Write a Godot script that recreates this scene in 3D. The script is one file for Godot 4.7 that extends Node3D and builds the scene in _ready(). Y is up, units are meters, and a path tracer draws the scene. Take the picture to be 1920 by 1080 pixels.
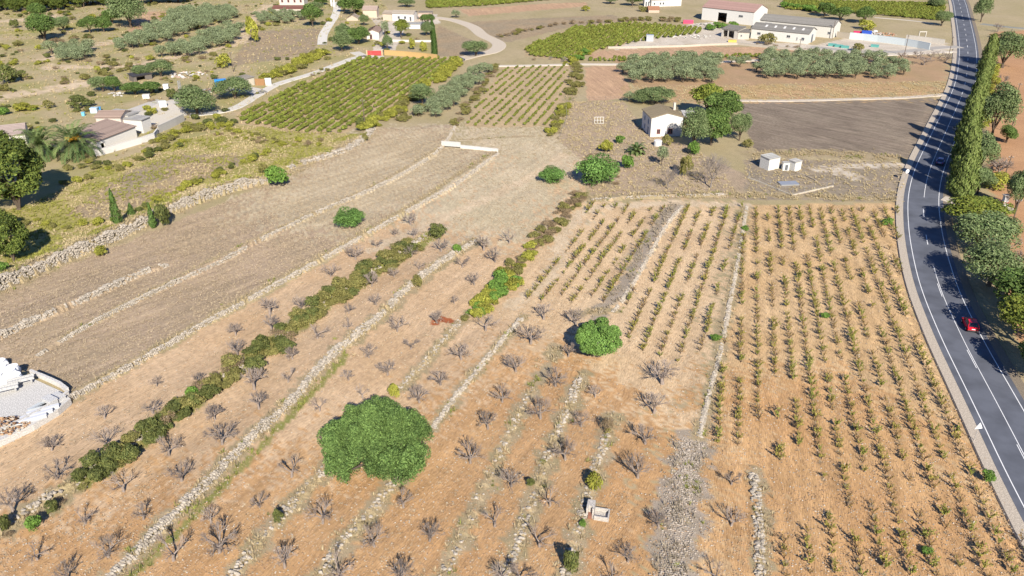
extends Node3D
# Aerial view over terraced almond fields, vineyards and a country road.
# Pixels of the photograph (1920 x 1080) are turned into ground points with the camera below.
const CAM_H := 62.0
const PITCH := 27.5
const FOCAL := 1478.0
var cth := cos(deg_to_rad(PITCH))
var sth := sin(deg_to_rad(PITCH))
var rng := RandomNumberGenerator.new()
var names := {}
var M := {}
var noise_a := FastNoiseLite.new()
var noise_b := FastNoiseLite.new()
var noise_c := FastNoiseLite.new()
# terrain steps
const TX0 := -140.0
const TD0 := 40.0
const TS := 0.5
const TNX := 560
const TND := 380
var T := PackedFloat32Array()
var shared := {}

class MB:
	var v := PackedVector3Array()
	var n := PackedVector3Array()
	var c := PackedColorArray()
	var i := PackedInt32Array()
	func quad(a: Vector3, b: Vector3, d: Vector3, e: Vector3, col: Color):
		var k := v.size()
		v.append(a); v.append(b); v.append(d); v.append(e)
		for q in 4: c.append(col)
		i.append_array([k, k + 1, k + 2, k, k + 2, k + 3])
	func tri(a: Vector3, b: Vector3, d: Vector3, col: Color):
		var k := v.size()
		v.append(a); v.append(b); v.append(d)
		for q in 3: c.append(col)
		i.append_array([k, k + 1, k + 2])
	func box(t: Transform3D, s: Vector3, col: Color):
		var h := s * 0.5
		var p := []
		for y in [-1, 1]:
			for q in [[-1, -1], [1, -1], [1, 1], [-1, 1]]:
				p.append(t * Vector3(q[0] * h.x, y * h.y, q[1] * h.z))
		quad(p[0], p[1], p[2], p[3], col); quad(p[7], p[6], p[5], p[4], col)
		for k in 4:
			var m := (k + 1) % 4
			quad(p[k], p[k + 4], p[m + 4], p[m], col)
	func bx(x0: float, y0: float, z0: float, x1: float, y1: float, z1: float, col: Color):
		box(Transform3D(Basis(), Vector3((x0 + x1) / 2, (y0 + y1) / 2, (z0 + z1) / 2)), Vector3(absf(x1 - x0), absf(y1 - y0), absf(z1 - z0)), col)
	func tube(a: Vector3, b: Vector3, ra: float, rb: float, k: int, col: Color, cap := false):
		var d := b - a
		if d.length() < 1e-5: return
		d = d.normalized()
		var u := d.cross(Vector3.RIGHT if absf(d.x) < 0.8 else Vector3.UP).normalized()
		var w := d.cross(u)
		var s := v.size()
		for q in k:
			var an := TAU * q / k
			var o := u * cos(an) + w * sin(an)
			v.append(a + o * ra); v.append(b + o * rb)
			c.append(col); c.append(col)
		for q in k:
			var e := s + q * 2
			var f := s + ((q + 1) % k) * 2
			i.append_array([e, f, f + 1, e, f + 1, e + 1])
		if cap:
			for q in range(1, k - 1):
				i.append_array([s + 1, s + 1 + q * 2, s + 3 + q * 2])
	func leaf(p: Vector3, nrm: Vector3, t: Vector3, l: float, w: float, col: Color):
		var s := nrm.cross(t).normalized() * w
		var q := t * l
		var k := v.size()
		v.append(p - q); v.append(p + s); v.append(p + q); v.append(p - s)
		for z in 4:
			n.append(nrm); c.append(col)
		i.append_array([k, k + 1, k + 2, k, k + 2, k + 3])
	func mesh(mat: Material) -> ArrayMesh:
		var a := []
		a.resize(Mesh.ARRAY_MAX)
		a[Mesh.ARRAY_VERTEX] = v
		if n.size() == v.size(): a[Mesh.ARRAY_NORMAL] = n
		a[Mesh.ARRAY_COLOR] = c
		a[Mesh.ARRAY_INDEX] = i
		var m := ArrayMesh.new()
		m.add_surface_from_arrays(Mesh.PRIMITIVE_TRIANGLES, a)
		m.surface_set_material(0, mat)
		return m

# ---------------------------------------------------------------- pixels and ground
func W(px: float, py: float, h := 0.0) -> Vector3:
	var u := (px - 960.0) / FOCAL
	var v := (py - 540.0) / FOCAL
	var zc := (CAM_H - h) / maxf(sth + v * cth, 0.02)
	return Vector3(u * zc, h, -zc * (cth - v * sth))
func terr(x: float, z: float) -> float:
	var fx := (x - TX0) / TS
	var fd := (-z - TD0) / TS
	if fx < 1 or fd < 1 or fx >= TNX - 2 or fd >= TND - 2: return 0.0
	var ix := int(fx)
	var id := int(fd)
	var tx := fx - ix
	var td := fd - id
	var k := id * TNX + ix
	return lerpf(lerpf(T[k], T[k + 1], tx), lerpf(T[k + TNX], T[k + TNX + 1], tx), td)
func G(px: float, py: float) -> Vector3:
	var p := W(px, py)
	for k in 3:
		p = W(px, py, terr(p.x, p.z))
	return p
func S(py: float) -> float:
	return FOCAL * (sth + (py - 540.0) / FOCAL * cth) / CAM_H
func on(p: Vector3) -> Vector3:
	return Vector3(p.x, terr(p.x, p.z), p.z)
func poly(pts: Array) -> PackedVector2Array:
	var o := PackedVector2Array()
	for k in range(0, pts.size(), 2):
		var p := W(pts[k], pts[k + 1])
		o.append(Vector2(p.x, p.z))
	return o
func line(pts: Array, step := 2.0) -> PackedVector3Array:   # smoothed polyline of ground points
	var raw := PackedVector3Array()
	for k in range(0, pts.size(), 2): raw.append(W(pts[k], pts[k + 1]))
	return resample(raw, step)
func resample(raw: PackedVector3Array, step: float) -> PackedVector3Array:
	var c := Curve3D.new()
	c.bake_interval = step / 4
	for k in raw.size():
		var t := (raw[mini(k + 1, raw.size() - 1)] - raw[maxi(k - 1, 0)])
		var t_in := Vector3.ZERO
		var t_out := Vector3.ZERO
		if k > 0: t_in = -t.normalized() * raw[k].distance_to(raw[k - 1]) / 3
		if k < raw.size() - 1: t_out = t.normalized() * raw[k].distance_to(raw[k + 1]) / 3
		c.add_point(raw[k], t_in, t_out)
	var L := c.get_baked_length()
	var n := maxi(2, int(L / step) + 1)
	var o := PackedVector3Array()
	for k in n: o.append(c.sample_baked(L * k / (n - 1)))
	return o

# ---------------------------------------------------------------- naming
func numbered(called: String) -> String:
	var k: int = names.get(called, 0)
	names[called] = k + 1
	return called if k == 0 else "%s_%03d" % [called, k]
func tag(o: Node, label: String, category: String, group := "", kind := "") -> Node:
	if label: o.set_meta("label", label)
	if category: o.set_meta("category", category)
	if group: o.set_meta("group", group)
	if kind: o.set_meta("kind", kind)
	return o
func thing(called: String, at: Vector3, label: String, category: String, group := "") -> Node3D:
	var o := Node3D.new()
	o.name = numbered(called)
	add_child(o)
	o.position = at
	tag(o, label, category, group)
	return o
func part(parent: Node, called: String, mesh: Mesh, at := Vector3.ZERO) -> MeshInstance3D:
	var o := MeshInstance3D.new()
	o.name = called if parent != self else numbered(called)
	o.mesh = mesh
	parent.add_child(o, true)
	o.position = at
	return o
func structure(called: String, mesh: Mesh, label := "") -> MeshInstance3D:
	var o := part(self, called, mesh)
	o.set_meta("kind", "structure")
	if label: o.set_meta("label", label)
	return o
func copies(parent: Node, called: String, mesh: Mesh, xf: Array, cols: Array) -> MultiMeshInstance3D:
	var m := MultiMesh.new()
	m.transform_format = MultiMesh.TRANSFORM_3D
	m.use_colors = true
	m.mesh = mesh
	m.instance_count = xf.size()
	for k in xf.size():
		m.set_instance_transform(k, xf[k])
		m.set_instance_color(k, cols[k])
	var o := MultiMeshInstance3D.new()
	o.name = called if parent != self else numbered(called)
	o.multimesh = m
	parent.add_child(o, true)
	o.set_meta("kind", "stuff")
	return o

# ---------------------------------------------------------------- materials
func grain(size: int, freq: float, lo: float, hi: float, seed_: int, oct := 4, tint := Color.WHITE, kind := 0) -> ImageTexture:
	var nz := FastNoiseLite.new()
	nz.seed = seed_
	nz.noise_type = FastNoiseLite.TYPE_SIMPLEX_SMOOTH if kind == 0 else FastNoiseLite.TYPE_CELLULAR
	nz.frequency = freq
	nz.fractal_octaves = oct
	var im := nz.get_seamless_image(size, size)
	var d := im.get_data()
	var step := d.size() / (size * size)
	var o := PackedByteArray()
	o.resize(size * size * 3)
	for k in size * size:
		var t := d[k * step] / 255.0
		t = lo + (hi - lo) * t
		o[k * 3] = int(clampf(t * tint.r, 0, 1) * 255)
		o[k * 3 + 1] = int(clampf(t * tint.g, 0, 1) * 255)
		o[k * 3 + 2] = int(clampf(t * tint.b, 0, 1) * 255)
	var img := Image.create_from_data(size, size, false, Image.FORMAT_RGB8, o)
	img.generate_mipmaps()
	return ImageTexture.create_from_image(img)
func mat(called: String, rough := 0.9, tex: Texture2D = null, scale := 1.0, metal := 0.0) -> StandardMaterial3D:
	var m := StandardMaterial3D.new()
	m.resource_name = called
	m.vertex_color_use_as_albedo = true
	m.roughness = rough
	m.metallic = metal
	m.metallic_specular = 0.3
	m.cull_mode = BaseMaterial3D.CULL_DISABLED
	if tex:
		m.albedo_texture = tex
		m.uv1_triplanar = true
		m.uv1_world_triplanar = true
		m.uv1_scale = Vector3.ONE * scale
	M[called] = m
	return m
func make_materials():
	var g1 := grain(512, 0.02, 0.62, 1.0, 11, 5)
	var g2 := grain(512, 0.035, 0.6, 1.05, 12, 5)
	var g3 := grain(256, 0.05, 0.7, 1.0, 13, 4)
	mat("plain", 0.85)
	mat("plaster", 0.9, g3, 0.3)
	mat("stone", 0.95, g2, 0.9)
	mat("bark", 0.95, g1, 1.2)
	mat("paint", 0.35)
	M.paint.clearcoat_enabled = true
	M.paint.clearcoat = 0.6
	M.paint.clearcoat_roughness = 0.1
	mat("metal", 0.45, null, 1.0, 0.6)
	mat("dark_glass", 0.08)
	M.dark_glass.metallic_specular = 0.6
	mat("tile", 0.9, g2, 0.6)
	mat("asphalt", 0.9, grain(512, 0.012, 0.84, 1.06, 31, 6), 0.033)
	mat("concrete", 0.9, g1, 0.5)
	mat("leaf", 0.75)
	M.leaf.backlight_enabled = true
	M.leaf.backlight = Color(0.3, 0.36, 0.12)
	mat("straw", 0.9)
	var e := mat("ground", 0.97)
	e.albedo_texture = grain(1024, 0.03, 0.70, 1.14, 21, 5)
	e.uv1_scale = Vector3.ONE
	e.detail_enabled = true
	e.detail_uv_layer = BaseMaterial3D.DETAIL_UV_2
	e.detail_blend_mode = BaseMaterial3D.BLEND_MODE_MUL
	e.detail_albedo = grain(1024, 0.09, 0.62, 1.18, 22, 4)
	e.heightmap_enabled = false

# ---------------------------------------------------------------- the lie of the land
# dry stone walls, each listed from its near end: pixels, height, thickness, how far the terrace behind slopes back, stone tone
var WALLS := [
	{"p": [-60, 572, 0, 546, 75, 512, 150, 480, 230, 446, 320, 402, 400, 371, 470, 350, 515, 341], "h": 2.3, "w": 0.9, "d": 9.0, "s": 0.36, "near": "the tall pale wall", "label": "tall pale dry stone wall below the scrubby slope with cypresses"},
	{"p": [545, 316, 600, 300, 650, 284, 690, 258, 702, 240], "h": 1.0, "w": 1.4, "d": 6.0, "s": 0.5, "near": "the broken stone bank", "label": "broken stone bank below the electricity pole and yellow shrubs"},
	{"p": [-60, 662, 0, 636, 100, 591, 180, 558, 260, 520, 318, 499], "h": 1.1, "w": 0.7, "d": 8.0, "s": 0.36, "near": "the short tapering wall", "label": "short tapering dry stone wall ending within the straw terrace"},
	{"p": [70, 668, 105, 647, 190, 600, 310, 541, 400, 501, 480, 457, 600, 399, 690, 361, 760, 326, 820, 286, 848, 250, 853, 236], "h": 0.75, "w": 0.35, "d": 8.0, "s": 0.28, "near": "the low wall across the straw terraces", "label": "long low dry stone wall crossing the straw terraces"},
	{"p": [-40, 850, 60, 796, 130, 752, 240, 693, 380, 613, 480, 558, 600, 492, 750, 407, 850, 351, 935, 288], "h": 0.75, "w": 0.4, "d": 9.0, "s": 0.3, "near": "the wall between straw terrace and orchard", "label": "long dry stone wall between straw terrace and almond orchard"},
	{"p": [-30, 1020, 10, 990, 80, 945, 150, 905, 250, 835, 370, 745, 490, 662, 600, 578, 700, 512, 780, 458, 820, 434], "h": 0.7, "w": 0.8, "d": 7.0, "s": 0.4, "cov": 0.35, "near": "the long hedge strip", "label": "overgrown stone terrace wall under the long shrub hedge"},
	{"p": [190, 1100, 225, 1070, 330, 968, 380, 920, 480, 818, 530, 775, 560, 742, 592, 702, 640, 655, 682, 622, 720, 590, 760, 548, 800, 515, 860, 474, 895, 452], "h": 0.95, "w": 0.65, "d": 7.0, "s": 0.34, "near": "the broad rubble wall", "label": "broad rubble stone terrace wall with green grass at its foot"},
	{"p": [430, 1095, 500, 1005, 560, 940, 610, 885, 640, 850], "h": 0.45, "w": 0.9, "d": 6.0, "s": 0.36, "cov": 0.25, "near": "the crumbled strip below the big carob", "label": "crumbled stone strip running up to the big carob tree"},
	{"p": [590, 1095, 650, 1012, 700, 960, 742, 906, 770, 860], "h": 0.45, "w": 0.8, "d": 5.0, "s": 0.36, "cov": 0.2, "near": "the grassy strip before the big carob", "label": "dry grass and stone strip in front of the big carob tree"},
	{"p": [752, 728, 790, 690, 830, 642, 856, 612, 880, 588], "h": 0.4, "w": 0.7, "d": 5.0, "s": 0.34, "cov": 0.35, "near": "the overgrown strip behind the big carob", "label": "short overgrown stone strip behind the big carob tree"},
	{"p": [812, 802, 850, 752, 900, 690, 955, 624, 985, 592], "h": 0.5, "w": 0.4, "d": 6.0, "s": 0.32, "near": "the straight wall beside the big carob", "label": "straight pale stone wall beside the big carob tree"},
	{"p": [820, 1100, 880, 990, 903, 930, 932, 868, 957, 810, 1000, 732], "h": 0.3, "w": 0.8, "d": 4.0, "s": 0.36, "cov": 0.14, "near": "the sparse stone strip", "label": "sparse stone strip with dry grass between two almond rows"},
	{"p": [945, 1090, 985, 985, 1010, 912, 1032, 850, 1062, 780, 1092, 704], "h": 0.4, "w": 0.9, "d": 5.0, "s": 0.38, "cov": 0.28, "near": "the stony strip below the small round carob", "label": "stony strip leading up to the small round carob tree"},
	{"p": [1060, 1095, 1082, 1005, 1105, 940, 1122, 872, 1152, 782], "h": 0.4, "w": 0.9, "d": 5.0, "s": 0.38, "cov": 0.25, "near": "the cistern strip", "label": "stony strip holding the concrete cistern"},
	{"p": [1268, 1100, 1276, 980, 1288, 880, 1300, 825], "h": 0.1, "w": 3.0, "d": 3.0, "s": 0.17, "near": "the wide rubble heap", "label": "wide grey heap of small rubble along the vineyard edge"},
	{"p": [1312, 822, 1324, 762, 1350, 662, 1370, 562, 1390, 452, 1401, 386], "h": 0.45, "w": 0.45, "d": 5.0, "s": 0.3, "near": "the thin vineyard wall", "label": "thin straight stone wall edging the large vineyard"},
	{"p": [1428, 1100, 1426, 980, 1415, 885], "h": 0.35, "w": 0.9, "d": 3.0, "s": 0.34, "cov": 0.7, "near": "the dark stone strip", "label": "dark stone strip at the corner of the large vineyard"},
	{"p": [1150, 586, 1180, 546, 1216, 482, 1250, 424, 1280, 386], "h": 0.6, "w": 0.35, "d": 5.0, "s": 0.3, "near": "the wall between the small vineyards", "label": "pale stone wall between the two small vineyards"},
	{"p": [1108, 376, 1190, 372, 1280, 369, 1372, 367], "h": 0.5, "w": 0.7, "d": 4.0, "s": 0.34, "cov": 0.4, "near": "the stone edging above the vineyards", "label": "broken stone edging along the top of the vineyards"},
]
var ROAD_LEFT := [1786, 0, 1792, 32, 1797.5, 70, 1799, 100, 1795, 137, 1788, 165, 1776, 192, 1762, 220, 1740, 265, 1722, 302, 1711, 330, 1702.5, 370, 1702, 395, 1704, 432, 1711, 477, 1727, 542, 1751, 602, 1775, 657, 1797, 700, 1822, 752, 1850, 809, 1880, 875, 1907, 927, 1920, 952]
var road_c := PackedVector3Array()    # centre line, from far to near
var road_n := PackedVector3Array()    # unit vectors to the right-hand (camera right) side
const ROAD_HALF := 3.0

func seg_raise(a: Vector3, b: Vector3, h0: float, h1: float, D: float):
	var ax := a.x; var az := a.z
	var dx := b.x - ax; var dz := b.z - az
	var L2 := dx * dx + dz * dz
	if L2 < 1e-6: return
	var L := sqrt(L2)
	var x0 := maxi(1, int((minf(ax, b.x) - D - TX0) / TS))
	var x1 := mini(TNX - 2, int((maxf(ax, b.x) + D - TX0) / TS))
	var d0 := maxi(1, int((minf(-az, -b.z) - D - TD0) / TS))
	var d1 := mini(TND - 2, int((maxf(-az, -b.z) + D - TD0) / TS))
	for id in range(d0, d1 + 1):
		var z := -(TD0 + id * TS)
		for ix in range(x0, x1 + 1):
			var x := TX0 + ix * TS
			var t := ((x - ax) * dx + (z - az) * dz) / L2
			if t < -0.15 or t > 1.15: continue
			# the left-hand side, looking from a to b, is the upper terrace
			var s := ((x - ax) * dz - (z - az) * dx) / L
			if s < 0.0 or s > D: continue
			var h := lerpf(h0, h1, clampf(t, 0, 1)) * (1.0 - s / D)
			var k := id * TNX + ix
			if h > T[k]: T[k] = h
func make_terrain():
	T.resize(TNX * TND)
	T.fill(0.0)
	for w in WALLS:
		var pl := line(w.p, 5.0)
		w.line = pl
		for k in pl.size() - 1:
			var t0 := float(k) / (pl.size() - 1)
			var t1 := float(k + 1) / (pl.size() - 1)
			var e0 := clampf(minf(t0, 1 - t0) * 8 + 0.25, 0, 1)
			var e1 := clampf(minf(t1, 1 - t1) * 8 + 0.25, 0, 1)
			seg_raise(pl[k], pl[k + 1], w.h * e0, w.h * e1, w.d)
	for f in FLATS:      # levelled ground under paving
		var pg := poly(f[0])
		for id in TND:
			for ix in TNX:
				if Geometry2D.is_point_in_polygon(Vector2(TX0 + ix * TS, -(TD0 + id * TS)), pg): T[id * TNX + ix] = f[1]
var FLATS := [[[-130, 890, 0, 834, 66, 800, 112, 770, 138, 747, 118, 730, 62, 706, 30, 696, -130, 764], 0.85]]
func make_road_line():
	var raw := PackedVector3Array()
	for k in range(0, ROAD_LEFT.size(), 2): raw.append(W(ROAD_LEFT[k], ROAD_LEFT[k + 1]))
	var q := raw[raw.size() - 1]
	raw.append(q + Vector3(-2.3, 0, 12)); raw.append(q + Vector3(-5.0, 0, 30)); raw.append(q + Vector3(-9, 0, 65))
	var far := PackedVector3Array([raw[0] + Vector3(170, 0, -400), raw[0] + Vector3(70, 0, -160)])
	far.append_array(raw)
	var l := resample(far, 2.5)
	# smooth once more
	for pass_ in 6:
		var s := l.duplicate()
		for k in range(1, l.size() - 1): s[k] = (l[k - 1] + l[k] * 2 + l[k + 1]) / 4
		l = s
	for k in l.size():
		var t := (l[mini(k + 1, l.size() - 1)] - l[maxi(k - 1, 0)]).normalized()
		var r := Vector3(-t.z, 0, t.x) * -1.0      # going towards the camera, the right of the picture is on this side
		road_n.append(r)
		road_c.append(l[k] + r * ROAD_HALF)
func ribbon(cl: PackedVector3Array, nn: PackedVector3Array, o0: float, o1: float, y0: float, y1: float, col: Color, mb: MB, k0 := 0, k1 := 100000, conform := false):
	for k in range(k0, mini(k1, cl.size() - 1)):
		var a := cl[k] + nn[k] * o0
		var b := cl[k] + nn[k] * o1
		var c := cl[k + 1] + nn[k + 1] * o1
		var d := cl[k + 1] + nn[k + 1] * o0
		a.y = y0; b.y = y1; c.y = y1; d.y = y0
		if conform:
			a.y += terr(a.x, a.z); b.y += terr(b.x, b.z); c.y += terr(c.x, c.z); d.y += terr(d.x, d.z)
		mb.quad(a, b, c, d, col)
func sides(cl: PackedVector3Array) -> PackedVector3Array:
	var o := PackedVector3Array()
	for k in cl.size():
		var t := (cl[mini(k + 1, cl.size() - 1)] - cl[maxi(k - 1, 0)])
		t.y = 0
		t = t.normalized()
		o.append(Vector3(-t.z, 0, t.x))
	return o

# ---------------------------------------------------------------- ground
const C_SOIL := 1
# fields: class id, polygon in pixels. later ones lie over earlier ones
var FIELDS := [
	["straw_scrub", [-400, 30, 700, -20, 760, 60, 860, 110, 520, 230, 480, 300, 200, 420, -400, 520]],
	["orchard", [-300, 1300, -300, 980, 0, 835, 130, 760, 380, 620, 600, 498, 760, 405, 935, 290, 1095, 300, 1100, 372, 1100, 620, 1180, 900, 1200, 1300]],
	["orchard_red", [-300, 1400, -300, 1085, 60, 990, 330, 880, 600, 870, 830, 760, 1000, 640, 1110, 600, 1300, 690, 1310, 820, 1260, 1400]],
	["vineyard_pale", [1100, 376, 1400, 384, 1372, 560, 1320, 800, 1220, 790, 1150, 720, 1040, 640, 900, 600, 960, 540, 1070, 400]],
	["vineyard", [1401, 384, 1690, 380, 1690, 500, 1720, 600, 1832, 830, 1990, 1120, 2100, 1400, 1290, 1400, 1318, 822, 1372, 560]],
	["vineyard_red", [1345, 700, 1560, 690, 1700, 760, 1832, 850, 1990, 1120, 2100, 1400, 1290, 1400, 1318, 822]],
	["straw", [-200, 640, 0, 548, 500, 347, 690, 262, 702, 240, 850, 235, 830, 275, 935, 287, 750, 405, 480, 555, 240, 690, 130, 745, 60, 700, -200, 780]],
	["straw_pale", [420, 395, 500, 347, 690, 262, 702, 240, 850, 235, 830, 275, 935, 287, 750, 405, 640, 455]],
	["fallow", [862, 232, 1045, 240, 1095, 270, 1080, 352, 1000, 450, 930, 470, 830, 430, 765, 405, 935, 289, 860, 262]],
	["weedy", [-200, 420, 60, 385, 200, 305, 350, 262, 450, 235, 640, 250, 690, 258, 500, 338, 230, 432, 0, 540, -200, 620]],
	["grey_stubble", [120, 405, 230, 325, 330, 292, 440, 286, 470, 300, 330, 362, 205, 410]],
	["grey_plough", [1384, 193, 1768, 184, 1748, 235, 1702, 302, 1420, 288, 1400, 240]],
	["grey_plot", [1398, 296, 1696, 304, 1694, 378, 1396, 374]],
	["brown_plot", [1068, 190, 1168, 190, 1205, 240, 1300, 280, 1400, 330, 1395, 372, 1105, 372, 1092, 300, 1045, 262]],
	["tilled", [1096, 126, 1160, 122, 1188, 184, 1100, 190]],
	["straw_red", [1180, 162, 1776, 152, 1768, 182, 1376, 192, 1300, 190, 1180, 192]],
	["tilled", [1106, 96, 1300, 86, 1540, 92, 1560, 102, 1400, 108, 1106, 110]],
	["grove_soil", [1150, 110, 1360, 104, 1430, 100, 1780, 106, 1776, 152, 1190, 164]],
	["vine_soil", [868, 238, 942, 124, 1070, 121, 1062, 180, 1040, 238]],
	["vine_soil", [440, 212, 672, 108, 862, 108, 852, 130, 700, 230, 640, 252, 560, 250, 450, 232]],
	["vine_soil", [980, 88, 1080, 50, 1180, 42, 1310, 52, 1320, 62, 1200, 78, 1110, 100, 1060, 115, 985, 105]],
	["grey_stubble", [470, 60, 600, 52, 592, 96, 530, 110, 430, 125]],
	["grey_stubble", [820, 46, 930, 96, 900, 106, 818, 106]],
	["grey_stubble", [870, 42, 960, 36, 1150, 28, 1180, 40, 1080, 48, 960, 78, 935, 78]],
	["tilled", [860, 18, 1000, 8, 1100, 4, 1100, 12, 880, 30]],
	["tilled", [265, 22, 338, 22, 322, 50, 282, 70, 170, 90, 230, 72]],
	["right_soil", [1862, 60, 2300, 40, 2500, 1200, 1990, 800, 1890, 600, 1880, 430, 1850, 300, 1860, 150]],
	["yard", [1190, 72, 1300, 44, 1345, 40, 1400, 76, 1530, 84, 1600, 68, 1776, 80, 1782, 100, 1560, 100, 1420, 84, 1300, 82, 1150, 94]],
	["yard", [690, 28, 820, 26, 826, 44, 760, 50, 740, 98, 700, 98, 706, 48]],
]
# strips of other matter: class, pixels, half width in metres
var STRIPS := [
	["dry_strip", [0, 1000, 80, 952, 150, 905, 250, 835, 370, 745, 490, 662, 600, 578, 700, 512, 780, 458, 820, 434], 1.5],
	["green_strip", [165, 905, 250, 840, 330, 778, 400, 725, 490, 668, 560, 612, 640, 556, 740, 490, 815, 440], 1.1],
	["dry_strip", [215, 1085, 330, 972, 380, 925, 480, 820, 560, 745, 640, 658, 720, 592, 760, 550, 860, 474, 895, 452], 1.2],
	["green_strip", [230, 1095, 345, 985, 400, 930, 490, 838, 570, 752, 650, 664], 0.5],
	["dry_strip", [430, 1095, 500, 1000, 560, 935, 620, 875], 1.2],
	["dry_strip", [590, 1095, 650, 1012, 700, 960, 742, 906], 1.2],
	["dry_strip", [752, 728, 790, 690, 830, 642, 880, 588], 0.9],
	["dry_strip", [812, 802, 900, 690, 985, 592], 0.8],
	["dry_strip", [820, 1100, 880, 990, 932, 868, 957, 810, 1000, 732, 1045, 650], 1.1],
	["dry_strip", [945, 1090, 985, 985, 1032, 850, 1092, 704], 1.2],
	["dry_strip", [1060, 1095, 1082, 1005, 1122, 872, 1152, 782], 1.2],
	["grey_strip", [1260, 1100, 1272, 980, 1285, 880, 1298, 825], 2.3],
	["dry_strip", [1312, 822, 1350, 662, 1370, 562, 1401, 386], 0.9],
	["dry_strip", [1432, 1100, 1430, 980, 1418, 885], 1.0],
	["grey_strip", [1120, 596, 1165, 546, 1200, 482, 1236, 424, 1268, 384], 1.5],
	["dry_strip", [1080, 590, 1150, 582], 1.0],
	["dry_strip", [1108, 372, 1372, 366, 1690, 374], 1.6],
	["dry_strip", [0, 543, 230, 440, 400, 366, 515, 337, 600, 296, 690, 255], 2.2],
	["dry_strip", [60, 792, 240, 690, 480, 553, 750, 402, 930, 284], 0.8],
	["dry_strip", [105, 643, 310, 538, 480, 453, 690, 358, 820, 283], 0.5],
	["dry_strip", [1040, 250, 1068, 190, 1080, 122], 1.6],
	["dry_strip", [1410, 290, 1560, 288, 1690, 298], 3.0],
	["red_spot", [818, 604, 838, 602], 0.9],
	["white_sand", [1535, 318, 1600, 312, 1690, 308], 1.6],
	["white_sand", [1560, 316, 1600, 332], 2.2],
	["dry_strip", [860, 262, 1000, 255], 0.5],
	["pale_track", [0, 182, 100, 168, 180, 150], 4.5],
	["pale_track", [80, 112, 160, 90, 260, 66, 320, 48], 3.0],
	["pale_track", [90, 126, 170, 126, 250, 122, 330, 106, 440, 82, 462, 50, 500, 10], 3.2],
	["weedy", [-40, 64, 40, 60, 110, 54], 5.0],
	["weedy", [120, 52, 190, 34], 6.0],
	["weedy", [0, 208, 60, 204], 4.0],
	["pale_track", [0, 40, 60, 36, 100, 30], 5.0],
	["pale_track", [700, 470, 850, 400, 1000, 330, 1060, 290], 1.5],
	["pale_track", [960, 570, 1030, 520, 1090, 400, 1250, 382, 1390, 384], 1.4],
]
# linear colours of each kind of ground: main, patches; size of patches, furrow direction (slope of x over distance, 99 = none), furrow strength
var KIND := {
	"base": [Color(.42, .34, .21), Color(.36, .30, .165), 14.0, 99.0, 0.0],
	"straw_scrub": [Color(.43, .345, .21), Color(.335, .30, .13), 9.0, 99.0, 0.0],
	"orchard": [Color(.57, .41, .26), Color(.52, .36, .215), 9.0, 0.58, 0.10],
	"orchard_red": [Color(.50, .315, .16), Color(.465, .28, .135), 8.0, 0.58, 0.12],
	"vineyard_pale": [Color(.62, .46, .29), Color(.57, .41, .25), 7.0, 0.40, 0.10],
	"vineyard": [Color(.57, .40, .225), Color(.53, .355, .185), 8.0, 0.25, 0.13],
	"vineyard_red": [Color(.53, .33, .16), Color(.49, .29, .135), 8.0, 0.25, 0.15],
	"straw": [Color(.41, .31, .215), Color(.365, .28, .185), 9.0, 0.95, 0.16],
	"straw_pale": [Color(.50, .415, .29), Color(.45, .37, .25), 9.0, 0.95, 0.16],
	"fallow": [Color(.54, .445, .31), Color(.49, .41, .275), 10.0, 0.58, 0.12],
	"weedy": [Color(.42, .35, .15), Color(.31, .285, .09), 6.0, 99.0, 0.0],
	"grey_stubble": [Color(.31, .25, .17), Color(.36, .27, .17), 8.0, 0.5, 0.08],
	"grey_plough": [Color(.255, .205, .155), Color(.215, .17, .13), 9.0, -0.9, 0.18],
	"grey_plot": [Color(.31, .25, .185), Color(.27, .225, .165), 6.0, -3.0, 0.10],
	"brown_plot": [Color(.41, .31, .22), Color(.36, .285, .195), 6.0, 0.3, 0.10],
	"tilled": [Color(.50, .33, .205), Color(.46, .30, .19), 8.0, -0.2, 0.12],
	"straw_red": [Color(.47, .305, .175), Color(.42, .30, .14), 7.0, 8.0, 0.10],
	"grove_soil": [Color(.42, .28, .17), Color(.37, .26, .15), 7.0, 99.0, 0.0],
	"vine_soil": [Color(.48, .36, .215), Color(.42, .32, .19), 7.0, 0.4, 0.06],
	"right_soil": [Color(.50, .29, .155), Color(.44, .25, .135), 10.0, 99.0, 0.0],
	"yard": [Color(.62, .55, .46), Color(.52, .45, .36), 5.0, 99.0, 0.0],
	"dry_strip": [Color(.38, .30, .19), Color(.33, .27, .155), 2.5, 99.0, 0.0],
	"green_strip": [Color(.22, .23, .065), Color(.29, .26, .10), 2.0, 99.0, 0.0],
	"grey_strip": [Color(.38, .315, .25), Color(.33, .275, .21), 2.0, 99.0, 0.0],
	"red_spot": [Color(.42, .13, .05), Color(.36, .11, .045), 2.0, 99.0, 0.0],
	"white_sand": [Color(.62, .55, .45), Color(.42, .34, .25), 2.2, 99.0, 0.0],
	"pale_track": [Color(.60, .48, .335), Color(.55, .43, .29), 4.0, 0.6, 0.08],
}
func axis(runs: Array) -> PackedFloat32Array:
	var o := PackedFloat32Array()
	for r in runs:
		var x: float = r[0]
		while x < r[1] - 1e-4:
			o.append(x)
			x += r[2]
	o.append(runs[runs.size() - 1][1])
	return o
var field_polys := {}
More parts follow.
